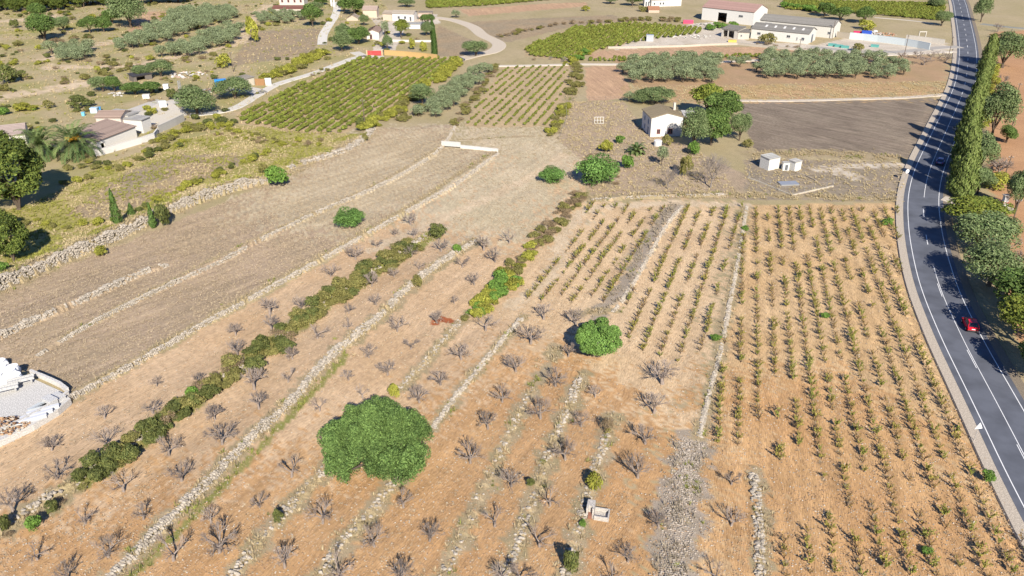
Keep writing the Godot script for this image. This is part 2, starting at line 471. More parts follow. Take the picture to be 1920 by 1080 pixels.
func make_ground():
	var xs := axis([[-1400, -700, 50], [-700, -320, 15], [-320, -150, 2.5], [-150, -80, 1.0], [-80, 80, 0.45], [80, 150, 1.0], [150, 320, 2.5], [320, 700, 15], [700, 1400, 50]])
	var ds := axis([[-60, 48, 4], [48, 135, 0.45], [135, 250, 1.0], [250, 500, 2.2], [500, 1000, 25], [1000, 2600, 80]])
	var nx := xs.size()
	var nd := ds.size()
	var ids := PackedByteArray()
	ids.resize(nx * nd)
	var kinds := KIND.keys()
	for f in FIELDS:
		var pg := poly(f[1])
		if not field_polys.has(f[0]): field_polys[f[0]] = []
		field_polys[f[0]].append(pg)
		var id := kinds.find(f[0])
		var soft: bool = f[0].ends_with("_red") or f[0] in ["vineyard_pale", "fallow", "straw_pale"]
		var wide := 7.0 if soft else 1.0
		var jit := (2.0 if f[0] == "vineyard_pale" else 4.0) if soft else 0.0
		var lo := pg[0]
		var hi := pg[0]
		for p in pg:
			lo = Vector2(minf(lo.x, p.x), minf(lo.y, p.y))
			hi = Vector2(maxf(hi.x, p.x), maxf(hi.y, p.y))
		var i0 := xs.bsearch(lo.x - 2)
		var i1 := xs.bsearch(hi.x + 2)
		for j in range(ds.bsearch(-hi.y - 2), ds.bsearch(-lo.y + 2)):
			var z := -ds[j]
			for k in range(i0, mini(i1, nx)):
				var x := xs[k]
				var wob := Vector2(noise_b.get_noise_2d(x * 3, z * 3), noise_b.get_noise_2d(z * 3 + 500, x * 3)) * 1.1
				if Geometry2D.is_point_in_polygon(Vector2(x, z) + wob * wide + Vector2(rng.randfn(0, 1), rng.randfn(0, 1)) * jit, pg): ids[j * nx + k] = id
	for s in STRIPS:
		var id := kinds.find(s[0])
		var pl := line(s[1], 3.0)
		for q in pl.size() - 1:
			var a := pl[q]
			var b := pl[q + 1]
			var r: float = s[2]
			var A := Vector2(a.x, a.z)
			var B := Vector2(b.x, b.z)
			for j in range(ds.bsearch(minf(-a.z, -b.z) - r * 2), mini(nd, ds.bsearch(maxf(-a.z, -b.z) + r * 2))):
				for k in range(xs.bsearch(minf(a.x, b.x) - r * 2), mini(nx, xs.bsearch(maxf(a.x, b.x) + r * 2))):
					var P := Vector2(xs[k], -ds[j])
					var dist := P.distance_to(Geometry2D.get_closest_point_to_segment(P, A, B))
					if dist < r * (1.0 + 1.2 * noise_b.get_noise_2d(P.x * 6, P.y * 6)): ids[j * nx + k] = id
	var v := PackedVector3Array(); v.resize(nx * nd)
	var c := PackedColorArray(); c.resize(nx * nd)
	var uv := PackedVector2Array(); uv.resize(nx * nd)
	var uv2 := PackedVector2Array(); uv2.resize(nx * nd)
	var sunk := {}
	for k in road_c.size():       # the bed of the road lies lower than its surface
		var p := road_c[k]
		for j in range(ds.bsearch(-p.z - 5.5), mini(nd, ds.bsearch(-p.z + 5.5))):
			for i in range(xs.bsearch(p.x - 5.5), mini(nx, xs.bsearch(p.x + 5.5))): sunk[j * nx + i] = true
	for j in nd:
		var z := -ds[j]
		for i in nx:
			var x := xs[i]
			var at := j * nx + i
			var y := terr(x, z) + noise_a.get_noise_2d(x, z) * 0.06
			var K: Array = KIND[kinds[ids[at]]]
			var t := clampf(0.5 + noise_b.get_noise_2d(x * 10.0 / K[2], z * 10.0 / K[2]) * 1.1, 0, 1)
			var col: Color = (K[0] as Color).lerp(K[1], t)
			var f: float = K[3]
			var br := 1.0 + noise_c.get_noise_2d(x, z) * 0.10
			var w2 := Vector2(x * 0.25 + z * 0.08, z * 0.13 - x * 0.04)
			if f < 90.0:
				var l := sqrt(1 + f * f)
				var across := (x + z * f) / l
				var along := (x * f - z) / l
				w2 = Vector2(across * 0.25, along * 0.022)
				br += (noise_a.get_noise_2d(across * 9.0, along * 0.5) + noise_a.get_noise_2d(across * 16.0 + 40, along * 0.9)) * 1.7 * K[4]
				y += noise_a.get_noise_2d(across * 14.0, along * 0.7) * 0.35 * K[4]
			if sunk.has(at): y = -0.15
			v[at] = Vector3(x, y, z)
			c[at] = Color(minf(col.r * br * 1.2, 1), minf(col.g * br * 1.2, 1), minf(col.b * br * 1.2, 1))
			uv[at] = w2
			uv2[at] = Vector2(x * 0.19 - z * 0.07, z * 0.19 + x * 0.07)
	var idx := PackedInt32Array()
	idx.resize((nx - 1) * (nd - 1) * 6)
	var w := 0
	for j in nd - 1:
		for i in nx - 1:
			var a := j * nx + i
			idx[w] = a; idx[w + 1] = a + nx; idx[w + 2] = a + 1
			idx[w + 3] = a + 1; idx[w + 4] = a + nx; idx[w + 5] = a + nx + 1
			w += 6
	var arr := []
	arr.resize(Mesh.ARRAY_MAX)
	arr[Mesh.ARRAY_VERTEX] = v
	arr[Mesh.ARRAY_COLOR] = c
	arr[Mesh.ARRAY_TEX_UV] = uv
	arr[Mesh.ARRAY_TEX_UV2] = uv2
	arr[Mesh.ARRAY_INDEX] = idx
	var m := ArrayMesh.new()
	m.add_surface_from_arrays(Mesh.PRIMITIVE_TRIANGLES, arr)
	m.surface_set_material(0, M.ground)
	structure("ground", m, "terraced fields of orange soil, straw and grey stubble")

func make_roads():
	var mb := MB.new()
	ribbon(road_c, road_n, -3.9, 3.8, 0.06, 0.06, Color(.112, .118, .142), mb)
	structure("road", mb.mesh(M.asphalt), "dark asphalt country road curving away with white lines")
	mb = MB.new()
	ribbon(road_c, road_n, -5.3, -3.9, 0.09, 0.05, Color(.60, .52, .42), mb)
	ribbon(road_c, road_n, -5.45, -5.3, -0.1, 0.09, Color(.5, .43, .34), mb)
	structure("road_gutter", mb.mesh(M.concrete), "pale concrete gutter beside the vineyard edge of the road")
	mb = MB.new()
	ribbon(road_c, road_n, 3.8, 5.2, 0.05, 0.0, Color(.30, .25, .19), mb)
	structure("road_shoulder", mb.mesh(M.concrete), "gravel shoulder of the road under the trees")
	var wht := Color(.66, .66, .66)
	mb = MB.new()
	ribbon(road_c, road_n, -3.06, -2.94, 0.065, 0.065, wht, mb)
	ribbon(road_c, road_n, 2.94, 3.06, 0.065, 0.065, wht, mb)
	var n := road_c.size()
	# centre: one solid line with dashes beside it, dashes only round the bend
	var k := 0
	while k < n - 3:
		var d := -road_c[k].z
		if d < 128.0 or (d > 166.0 and d < 255.0): ribbon(road_c, road_n, 0.05, 0.15, 0.065, 0.065, wht, mb, k, k + 3)
		if (d < 128 and (k / 3) % 3 == 0): ribbon(road_c, road_n, -0.18, -0.08, 0.065, 0.065, wht, mb, k, k + 2)
		if ((d >= 128 and d <= 166) or d >= 255) and (k / 3) % 2 == 0: ribbon(road_c, road_n, -0.07, 0.07, 0.065, 0.065, wht, mb, k, k + 2)
		k += 3
	structure("road_markings", mb.mesh(M.plain), "white edge lines and centre lines painted on the asphalt")
	path("concrete_lane", [356, 216, 400, 212, 440, 203, 480, 180, 520, 158, 580, 140, 640, 118, 668, 108, 700, 104], 1.6, Color(.72, .68, .61), "pale concrete lane curving round the dense vineyard")
	path("apron_lane", [318, 194, 360, 180, 400, 168, 440, 166, 470, 168, 490, 176], 2.6, Color(.66, .62, .56), "grey concrete apron running past the blue trailer")
	path("farm_track", [604, 84, 606, 66, 616, 48, 628, 30, 632, 14, 626, 4], 1.9, Color(.78, .74, .67), "white farm track climbing to the gate pillars")
	path("driveway", [665, 98, 690, 107, 720, 107], 2.0, Color(.68, .64, .58), "white driveway at the red gate")
	path("cross_lane", [930, 124, 1000, 123, 1080, 121, 1160, 121, 1280, 119, 1400, 114, 1480, 110, 1600, 105, 1700, 102, 1790, 97], 1.3, Color(.72, .64, .54), "pale straight lane crossing between vineyard and olive grove")
	path("field_lane", [1365, 189, 1480, 189, 1600, 186, 1700, 183, 1775, 177], 1.1, Color(.64, .56, .46), "narrow field lane above the grey ploughed field")
	path("dirt_track", [816, 33, 850, 38, 885, 50, 905, 66, 935, 82, 925, 96, 890, 104, 860, 112], 2.8, Color(.64, .55, .44), "broad bare dirt track bending beside the lone tree")
	path("yard_lane", [1520, 88, 1600, 96, 1680, 98, 1760, 90, 1800, 88], 2.4, Color(.46, .43, .39), "concrete lane from the road to the workshop yard")
	path("side_lane", [1768, 372, 1790, 378, 1830, 382, 1862, 388, 1900, 395], 1.5, Color(.62, .55, .46), "short concrete lane leading past the white pillar")
	path("grove_lane", [1640, 33, 1700, 38, 1750, 44], 0.8, Color(.55, .50, .43), "thin pale lane under the upper vineyard")
	path("far_lane", [1840, 45, 1900, 52, 1960, 56], 2.0, Color(.30, .30, .27), "grey side road joining beyond the bend")
func path(called: String, px: Array, half: float, col: Color, label: String):
	var cl := line(px, 3.0)
	var nn := sides(cl)
	var mb := MB.new()
	ribbon(cl, nn, -half, half, 0.13, 0.13, col, mb, 0, 100000, true)
	ribbon(cl, nn, half, half + 0.25, 0.13, -0.1, col, mb, 0, 100000, true)
	ribbon(cl, nn, -half, -half - 0.25, 0.13, -0.1, col, mb, 0, 100000, true)
	structure(called, mb.mesh(M.plaster), label)

# ---------------------------------------------------------------- plants
func rdir() -> Vector3:
	var y := rng.randf_range(-1, 1)
	var a := rng.randf() * TAU
	var r := sqrt(1 - y * y)
	return Vector3(r * cos(a), y, r * sin(a))
func crown_blobs(w: float, h: float, y0: float, k: int, size: float) -> Array:
	# clumps spread over an ellipsoid of width w and height h whose foot is at y0
	var o := [[Vector3(0, y0 + h * 0.5, 0), Vector3(w * 0.36, h * 0.38, w * 0.36)]]
	for q in k:
		var d := rdir()
		if d.y < -0.5 and y0 > 0.3: d.y *= -0.5
		var f := rng.randf_range(0.55, 0.78)
		var c := Vector3(d.x * w * 0.5 * f, y0 + h * 0.5 + d.y * h * 0.5 * f, d.z * w * 0.5 * f)
		var r := size * rng.randf_range(0.6, 1.15)
		o.append([c, Vector3(r, r * 0.8, r)])
	return o
func foliage(mb: MB, blobs: Array, count: int, size: float, a: Color, b: Color, slim := 0.55, low := -0.45):
	var tot := 0.0
	for q in blobs: tot += q[1].x * q[1].x
	for q in blobs:
		var c: Vector3 = q[0]
		var r: Vector3 = q[1]
		var shade := rng.randf_range(0.76, 1.22)      # every clump has its own tone
		for k in int(count * r.x * r.x / tot) + 1:
			var d := rdir()
			if d.y < low: d.y = -d.y
			var p := c + d * r * (0.55 + 0.5 * sqrt(rng.randf()))
			var nr := (d * 0.8 + rdir() * 0.75 + Vector3.UP * 0.25).normalized()
			var t := nr.cross(rdir()).normalized()
			var l := size * rng.randf_range(0.55, 1.25)
			var col := a.lerp(b, rng.randf()) * shade * rng.randf_range(0.85, 1.15)
			mb.leaf(p, nr, t, l, l * slim, col)
func proto_bush(a: Color, b: Color, w: float, h: float, clumps: int, count: int, size: float, y0 := 0.05, slim := 0.55) -> Dictionary:
	var mb := MB.new()
	foliage(mb, crown_blobs(w, h, y0, clumps, w * 0.2), count, size, a, b, slim)
	return {"foliage": mb.mesh(M.leaf), "w": w, "h": h + y0}
func limbs(mb: MB, base_r: float, th: float, spread: float, top: float, col: Color, k: int, sides_ := 6):
	var lean := Vector3(rng.randf_range(-0.12, 0.12), 1, rng.randf_range(-0.12, 0.12))
	var fork := lean * th
	mb.tube(Vector3(0, -0.15, 0), fork * 0.5, base_r * 1.25, base_r * 0.95, sides_, col)
	mb.tube(fork * 0.5, fork, base_r * 0.95, base_r * 0.85, sides_, col)
	for q in k:
		var an := TAU * q / k + rng.randf_range(-0.4, 0.4)
		var e := Vector3(cos(an) * spread, top, sin(an) * spread) * rng.randf_range(0.75, 1.0)
		var m := fork.lerp(e, 0.5) + Vector3(0, (top - th) * 0.1, 0)
		mb.tube(fork, m, base_r * 0.6, base_r * 0.4, 5, col)
		mb.tube(m, e, base_r * 0.4, base_r * 0.12, 4, col)
func proto_tree(a: Color, b: Color, w: float, h: float, th: float, clumps: int, count: int, size: float, bark: Color, slim := 0.5, clump := 0.2) -> Dictionary:
	var mb := MB.new()
	foliage(mb, crown_blobs(w, h - th * 0.75, th * 0.75, clumps, w * clump), count, size, a, b, slim, -0.6)
	var tr := MB.new()
	limbs(tr, maxf(0.07, w * 0.035), th, w * 0.3, h * 0.75, bark, 5)
	return {"crown": mb.mesh(M.leaf), "trunk": tr.mesh(M.bark), "w": w, "h": h}
func proto_cypress(a: Color, b: Color, w: float, h: float, count: int, size: float, power := 0.75) -> Dictionary:
	var mb := MB.new()
	for k in count:
		var t := pow(rng.randf(), 1.25)
		var prof := pow(1 - t, power) * minf(1.0, 0.45 + t * 5.0)
		var an := rng.randf() * TAU
		var r := w * 0.5 * prof * (0.72 + 0.36 * rng.randf()) * (1.0 + 0.16 * sin(an * 3 + t * 17) + 0.1 * sin(an * 7 - t * 31))
		var o := Vector3(cos(an), 0, sin(an))
		var nr := (o * 0.9 + rdir() * 0.6 + Vector3.UP * 0.3).normalized()
		var l := size * rng.randf_range(0.6, 1.25)
		mb.leaf(o * r + Vector3(0, 0.15 + t * h * 0.98, 0), nr, (Vector3.UP + rdir() * 0.5).normalized(), l, l * 0.4, a.lerp(b, rng.randf()) * rng.randf_range(0.8, 1.15))
	var tr := MB.new()
	tr.tube(Vector3(0, -0.1, 0), Vector3(0, h * 0.85, 0), w * 0.06, 0.02, 6, Color(.13, .09, .06))
	return {"crown": mb.mesh(M.leaf), "trunk": tr.mesh(M.bark), "w": w, "h": h}
func twig(mb: MB, a: Vector3, d: Vector3, l: float, r: float, depth: int, col: Color):
	var m := a + d * l * 0.5 + rdir() * l * 0.07
	var b := a + d * l + rdir() * l * 0.1
	var k := 5 if depth > 3 else (4 if depth > 1 else 3)
	mb.tube(a, m, r, r * 0.85, k, col)
	mb.tube(m, b, r * 0.85, r * 0.66, k, col)
	if depth == 0: return
	var n := 2 + (1 if rng.randf() < 0.55 else 0)
	for q in n:
		var e := (d + rdir() * 0.62 + Vector3(0, 0.12, 0)).normalized()
		twig(mb, b, e, l * rng.randf_range(0.66, 0.9), r * 0.64, depth - 1, col * rng.randf_range(0.9, 1.1))
	if rng.randf() < 0.5 and depth > 0:
		twig(mb, m, (d + rdir() * 0.9).normalized(), l * 0.6, r * 0.45, depth - 1, col)
func proto_bare(h: float, depth: int, wide: float, bark: Color, thick := 0.05) -> Dictionary:
	var tr := MB.new()
	var th := h * rng.randf_range(0.24, 0.32)
	var fork := Vector3(rng.randf_range(-0.15, 0.15), th, rng.randf_range(-0.15, 0.15))
	var r := h * thick
	tr.tube(Vector3(0, -0.2, 0), fork * 0.5 + Vector3(0.03, 0, 0), r * 1.35, r, 7, bark)
	tr.tube(fork * 0.5 + Vector3(0.03, 0, 0), fork, r, r * 0.95, 7, bark)
	var br := MB.new()
	var n := rng.randi_range(3, 5)
	for q in n:
		var an := TAU * q / n + rng.randf_range(-0.4, 0.4)
		var d := Vector3(cos(an) * wide, rng.randf_range(0.7, 1.1), sin(an) * wide).normalized()
		twig(br, fork - Vector3(0, 0.05, 0), d, h * rng.randf_range(0.19, 0.25), r * 0.62, depth, bark)
	return {"trunk": tr.mesh(M.bark), "branches": br.mesh(M.bark), "w": h, "h": h}
func proto_vine(kind: int) -> Dictionary:
	var tr := MB.new()
	var bark := Color(.11, .075, .055) * rng.randf_range(0.85, 1.2)
	tr.tube(Vector3(0, -0.1, 0), Vector3(rng.randf_range(-.08, .08), 0.32, rng.randf_range(-.08, .08)), 0.07, 0.055, 6, bark)
	var lf := MB.new()
	var cols := [[Color(.17, .18, .04), Color(.32, .26, .06)], [Color(.29, .22, .065), Color(.24, .145, .055)], [Color(.13, .16, .032), Color(.27, .255, .06)]]
	var n := rng.randi_range(9, 14)
	for q in n:
		var an := rng.randf() * TAU
		var d := Vector3(cos(an) * 0.6, rng.randf_range(0.6, 1.5), sin(an) * 0.6).normalized()
		var a := Vector3(0, 0.3, 0)
		var L := rng.randf_range(0.7, 1.35)
		var b := a + d * L * 0.55
		var e := b + (d + Vector3(0, rng.randf_range(-0.4, 0.2), 0)).normalized() * L * 0.5
		tr.tube(a, b, 0.03, 0.022, 3, bark * 1.5)
		tr.tube(b, e, 0.022, 0.012, 3, bark * 1.5)
		var k := 8 if kind == 0 else (3 if kind == 1 else 13)
		for s in k:
			var t := rng.randf_range(0.25, 1.05)
			var p := a.lerp(b, t * 2) if t < 0.5 else b.lerp(e, (t - 0.5) * 2)
			var nr := (rdir() + Vector3.UP * 0.8).normalized()
			var sz := rng.randf_range(0.07, 0.13)
			lf.leaf(p + rdir() * 0.1, nr, nr.cross(rdir()).normalized(), sz, sz * 0.85, (cols[kind][0] as Color).lerp(cols[kind][1], rng.randf()) * rng.randf_range(0.8, 1.2))
	return {"trunk": tr.mesh(M.bark), "leaves": lf.mesh(M.leaf), "w": 1.4, "h": 1.1}
func frond(mb: MB, base: Vector3, an: float, rise: float, L: float, a: Color, b: Color):
	var o := Vector3(cos(an), 0, sin(an))
	var p := base
	var n := 9
	var side := Vector3(-o.z, 0, o.x)
	var tone := a.lerp(b, rng.randf()) * rng.randf_range(0.85, 1.15)
	for k in n:
		var t := float(k) / n
		var e := rise - t * t * 1.9
		var d := (o * cos(e) + Vector3.UP * sin(e)).normalized()
		var q := p + d * L / n
		mb.leaf((p + q) * 0.5, d.cross(side).normalized(), d, L / n * 0.55, 0.03, Color(.25, .22, .09))
		for s in [-1, 1]:
			for m in 2:
				var f := p.lerp(q, 0.3 + 0.5 * m)
				var ll := L * 0.2 * (1.0 - absf(t - 0.45) * 1.1)
				var ld: Vector3 = (side * s + d * 0.75 - Vector3.UP * 0.2).normalized()
				var nr: Vector3 = (ld.cross(d) * s).normalized()
				if nr.y < 0: nr = -nr
				mb.leaf(f + ld * ll * 0.5, nr, ld, ll * 0.6, 0.13, tone)
		p = q
func make_palm(at: Vector3, th: float, L: float, n: int, label: String, fruit: bool):
	var o := thing("palm_tree", at, label, "palm tree")
	var tr := MB.new()
	for k in 8:
		tr.tube(Vector3(0, th * k / 8.0 - 0.1, 0), Vector3(0, th * (k + 1) / 8.0, 0), 0.48 + 0.05 * (k % 2), 0.42, 9, Color(.17, .125, .085) * (1.0 if k % 2 else 0.8))
	part(o, "trunk", tr.mesh(M.bark))
	for k in n:
		var fr := MB.new()
		var t := float(k) / n
		frond(fr, Vector3(0, th, 0), k * 2.39996, lerpf(1.35, -0.55, t), L * rng.randf_range(0.88, 1.08), Color(.055, .095, .03), Color(.15, .195, .07))
		part(o, "frond", fr.mesh(M.leaf))
	if fruit:
		var fb := MB.new()
		for k in 9:
			var an := k * 0.75
			var c := Vector3(cos(an) * 1.3, th + 1.1 + 0.3 * (k % 2), sin(an) * 1.3)
			foliage(fb, [[c, Vector3(0.6, 0.5, 0.6)]], 90, 0.16, Color(.60, .33, .03), Color(.50, .24, .02))
		part(o, "fruit_bunch", fb.mesh(M.leaf))
func place(pr: Dictionary, called: String, at: Vector3, scl: Vector3, label: String, category: String, group := "", turn := -1.0) -> Node3D:
	var o := thing(called, at, label, category, group)
	o.rotation.y = rng.randf() * TAU if turn < 0 else turn
	o.scale = scl
	for k in pr:
		if pr[k] is Mesh: part(o, k, pr[k])
	return o
# a plant seen in the photograph with its foot at px, py and that many pixels wide and high
func grow(pr: Dictionary, called: String, px: float, py: float, wpx: float, hpx: float, label: String, category: String, group := "") -> Node3D:
	var p := G(px, py)
	var s := S(py)
	var dep := atan2(CAM_H, -p.z)
	var w := wpx / s
	var h: float = maxf((hpx / s - w * 0.35 * sin(dep)) / cos(dep), w * 0.45) if hpx > 0 else w * pr.h / pr.w
	p.z -= w * 0.18      # the pixel marks the near edge of the plant
	return place(pr, called, on(p), Vector3(w / pr.w, h / pr.h, w / pr.w), label, category, group)

var P := {}
func make_protos():
	var dk := Color(.17, .13, .10)
	P.carob = []
	P.olive = []
	for k in 5: P.olive.append(proto_tree(Color(.125, .16, .08), Color(.25, .29, .165), 4.6, 3.6, 0.7, 15, 1700, 0.17, dk, 0.42))
	P.olive_big = []
	for k in 3: P.olive_big.append(proto_tree(Color(.075, .12, .042), Color(.20, .245, .11), 6.0, 5.0, 0.7, 26, 10000, 0.135, dk, 0.45))
	P.green_tree = []
	for k in 3: P.green_tree.append(proto_tree(Color(.055, .10, .025), Color(.13, .19, .05), 5.0, 5.0, 0.6, 24, 8500, 0.135, dk, 0.6))
	P.pine = []
	for k in 2: P.pine.append(proto_tree(Color(.10, .14, .025), Color(.21, .23, .04), 6.0, 6.0, 1.1, 24, 5600, 0.2, dk, 0.4, 0.17))
	P.bigpine = []
	for k in 2: P.bigpine.append(proto_tree(Color(.03, .055, .015), Color(.15, .185, .038), 9.0, 11.0, 0.2, 48, 14000, 0.24, dk, 0.4, 0.13))
	P.dark = []
	for k in 4: P.dark.append(proto_bush(Color(.065, .085, .028), Color(.14, .15, .045), 2.4, 1.6, 9, 1500, 0.11))
	P.olive_bush = []
	for k in 4: P.olive_bush.append(proto_bush(Color(.13, .135, .04), Color(.24, .21, .075), 2.4, 1.4, 10, 1300, 0.11, 0.0, 0.5))
	P.yellow = []
	for k in 4: P.yellow.append(proto_bush(Color(.19, .21, .035), Color(.32, .30, .055), 2.4, 1.6, 10, 1400, 0.12, 0.0, 0.5))
	P.bright = []
	for k in 3: P.bright.append(proto_bush(Color(.07, .14, .025), Color(.15, .25, .05), 2.4, 1.6, 9, 1400, 0.12))
	P.brown = []
	for k in 3: P.brown.append(proto_bush(Color(.17, .12, .075), Color(.26, .20, .12), 2.2, 1.2, 9, 900, 0.1, 0.0, 0.3))
	P.grey = []
	for k in 2: P.grey.append(proto_bush(Color(.24, .21, .18), Color(.32, .28, .24), 2.4, 2.2, 9, 900, 0.12, 0.0, 0.16))
	P.dense = []
	for k in 2: P.dense.append(proto_bush(Color(.06, .125, .028), Color(.145, .25, .065), 5.0, 3.4, 26, 6500, 0.13))
	P.cypress = []
	for k in 4: P.cypress.append(proto_cypress(Color(.085, .125, .03), Color(.19, .23, .07), 5.2, 11.0, 6000, 0.3, 0.36))
	P.slim = []
	for k in 2: P.slim.append(proto_cypress(Color(.045, .09, .02), Color(.10, .16, .04), 1.7, 6.0, 1600, 0.18, 0.75))
	P.bare = []
	for k in 12: P.bare.append(proto_bare(rng.randf_range(2.4, 3.1), 4 + (1 if k % 4 == 0 else 0), rng.randf_range(0.6, 1.25), Color(.36, .30, .265) * rng.randf_range(0.85, 1.15)))
	P.bare_big = []
	for k in 2: P.bare_big.append(proto_bare(5.5, 6, 0.6, Color(.30, .265, .245), 0.024))
	P.vine = []
	for k in 9: P.vine.append(proto_vine([0, 0, 0, 1, 1, 2, 0, 2, 1][k]))
	P.bigvine = []
	for k in 3: P.bigvine.append(proto_bush(Color(.10, .14, .025), Color(.22, .24, .055), 1.9, 1.1, 7, 420, 0.15, 0.1, 0.8))
func any(l: Array) -> Dictionary:
	return l[rng.randi() % l.size()]

# ---------------------------------------------------------------- dry stone walls
func rock_mesh(seed_: int) -> ArrayMesh:
	var r := RandomNumberGenerator.new()
	r.seed = seed_
	var mb := MB.new()
	var ring := []
	var top := []
	var bot := []
	var k := 6
	for q in k:
		var an := TAU * q / k
		ring.append(Vector3(cos(an) * r.randf_range(.42, .56), r.randf_range(-.12, .12), sin(an) * r.randf_range(.42, .56)))
		top.append(Vector3(cos(an) * r.randf_range(.22, .36), r.randf_range(.3, .42), sin(an) * r.randf_range(.22, .36)))
		bot.append(Vector3(cos(an) * .34, -.38, sin(an) * .34))
	var w := Color.WHITE
	for q in k:
		var m := (q + 1) % k
		mb.quad(ring[q], ring[m], top[m], top[q], w)
		mb.quad(bot[q], bot[m], ring[m], ring[q], w)
		if q > 0 and q < k - 1: mb.tri(top[0], top[q], top[q + 1], w)
	return mb.mesh(M.stone)
func make_walls():
	shared.rocks = []
	for k in 6: shared.rocks.append(rock_mesh(40 + k))
	for w in WALLS:
		var o := thing("dry_stone_wall", on(w.line[0]), w.label, "stone wall")
		var pl := resample(w.line, 0.3)
		var nn := sides(pl)
		var L := pl.size() * 0.3
		var xf := [[], [], [], [], [], []]
		var cl := [[], [], [], [], [], []]
		var singles := 0
		var heap: bool = w.w > 2.5
		var rows := int((w.h * 1.3 + w.w) / (w.s * 0.62)) + 1
		var count := int(L / (w.s * 0.85)) * rows
		for k in count:
			var f := rng.randf() * (pl.size() - 1)
			var at := int(f)
			var tt := f / pl.size()
			var e := clampf(minf(tt, 1 - tt) * 8 + 0.25, 0, 1)
			var h: float = w.h * e * (0.85 + 0.3 * noise_a.get_noise_2d(pl[at].x * 3, pl[at].z * 3))
			if noise_b.get_noise_2d(pl[at].x * 2.2, pl[at].z * 2.2) > 0.42 and not heap and w.h < 1.5: continue
			if rng.randf() > w.get("cov", 1.0) * (1.0 + 1.6 * noise_a.get_noise_2d(pl[at].x * 2 + 70, pl[at].z * 2)) and w.has("cov") and not heap: continue
			if heap and rng.randf() > 0.36: continue
			# either on the face or on the top behind it
			var q: float = rng.randf() * (h + w.w)
			var p := pl[at] + nn[at] * 0.0
			var lift: float
			if heap:
				p += nn[at] * (rng.randfn(0, 0.32) - 0.05) * w.w
				lift = terr(p.x, p.z) + rng.randf() * 0.12
			elif q < h:
				p += nn[at] * (0.28 - 0.22 * q / h + rng.randf_range(-0.05, 0.05))
				lift = q + rng.randf_range(-0.04, 0.04)
			else:
				p += nn[at] * (0.1 - (q - h) * rng.randf_range(0.8, 1.0))
				lift = h + rng.randf_range(-0.08, 0.08)
			p.y = lift
			var s: float = w.s * rng.randf_range(0.55, 1.35)
			var b := Basis.from_euler(Vector3(rng.randf_range(-.5, .5), rng.randf() * TAU, rng.randf_range(-.5, .5))).scaled(Vector3(s * 1.25, s * 0.8, s))
			var tone := rng.randf_range(0.34, 0.62)
			var col := Color(tone, tone * 0.89, tone * 0.75)
			if heap: col = Color(tone * 0.98, tone * 0.86, tone * 0.74)
			var v := rng.randi() % 6
			if s * 1.3 > 10.0 / S(540 + 800) and s * 1.3 * S_at(p) > 8.5 and singles < 150:
				singles += 1
				var st := part(o, "stone", shared_tone(v, int((tone - 0.34) / 0.07)))
				st.transform = Transform3D(b, p - o.position)
			else:
				xf[v].append(Transform3D(b, p - o.position)); cl[v].append(col)
		for v in 6:
			if xf[v].size(): copies(o, "small_stones", shared.rocks[v], xf[v], cl[v])
func S_at(p: Vector3) -> float:
	return FOCAL / (-p.z * cth + (CAM_H - p.y) * sth)
func shared_tone(v: int, t: int) -> Mesh:
	var key := "rock%d_%d" % [v, t]
	if not shared.has(key):
		var m: ArrayMesh = shared.rocks[v].duplicate()
		var mt: StandardMaterial3D = M.stone.duplicate()
		var tone := 0.375 + 0.07 * t
		mt.albedo_color = Color(tone, tone * 0.89, tone * 0.75).linear_to_srgb()
		m.surface_set_material(0, mt)
		shared[key] = m
	return shared[key]

# ---------------------------------------------------------------- almonds, vines, olives
var ALMONDS := [97, 846, 107, 899, 197, 836, 317, 854, 417, 834, 232, 922, 341, 902, 26, 959, 160, 982, 269, 974, 71, 1050, 204, 1044, 396, 980, 325, 1051, 412, 1036, 130, 1086,
	547, 895, 487, 951, 605, 982, 534, 1064, 702, 1025, 757, 952, 805, 1015, 640, 1086, 750, 1088, 882, 868, 927, 987, 959, 912, 945, 1090,
	1060, 862, 1210, 832, 1032, 949, 1012, 1025, 1196, 896, 1236, 990, 1177, 1054, 1371, 910, 1371, 985, 975, 1092, 1342, 1090, 1147, 1092,
	442, 629, 446, 665, 371, 717, 294, 725, 197, 785, 287, 776, 404, 787, 477, 730, 565, 580, 506, 590, 510, 621, 654, 588, 596, 635, 652, 617, 549, 674, 541, 716, 706, 572, 745, 622, 692, 671, 770, 655, 727, 703, 654, 713, 600, 771, 820, 606, 852, 570, 911, 620, 865, 675, 826, 722, 942, 754, 915, 805, 486, 767, 680, 747, 787, 755, 484, 712,
	1019, 599, 995, 645, 1065, 669, 967, 697, 1041, 725, 1116, 745, 1226, 775, 1014, 785, 1090, 800, 1080, 610,
	620, 519, 706, 464, 667, 487, 770, 422, 776, 445, 825, 442, 827, 472, 907, 470, 867, 502, 929, 492, 890, 535, 772, 482, 739, 520, 786, 505, 739, 442, 955, 457, 697, 537]
var SMALL := {294: 0.6, 371: 0.7, 652: 0.65, 654: 0.7, 600: 0.75, 706: 0.85, 852: 0.65, 739: 0.7, 487: 0.6, 484: 0.7}
func almond_label(p: Vector3, s: float) -> String:
	var best := 1e9
	var who := ""
	var side := ""
	for w in WALLS:
		for k in w.line.size() - 1:
			var a := Vector2(w.line[k].x, w.line[k].z)
			var b := Vector2(w.line[k + 1].x, w.line[k + 1].z)
			var q := Vector2(p.x, p.z)
			var d := q.distance_to(Geometry2D.get_closest_point_to_segment(q, a, b))
			if d < best:
				best = d
				who = w.near
				side = "uphill of" if (b - a).cross(q - a) < 0 else "downhill of"
	if best < 1.0: side = "right at"
	return ("small " if s < 0.86 else ("large " if s > 1.15 else "")) + "leafless grey almond tree " + side + " " + who
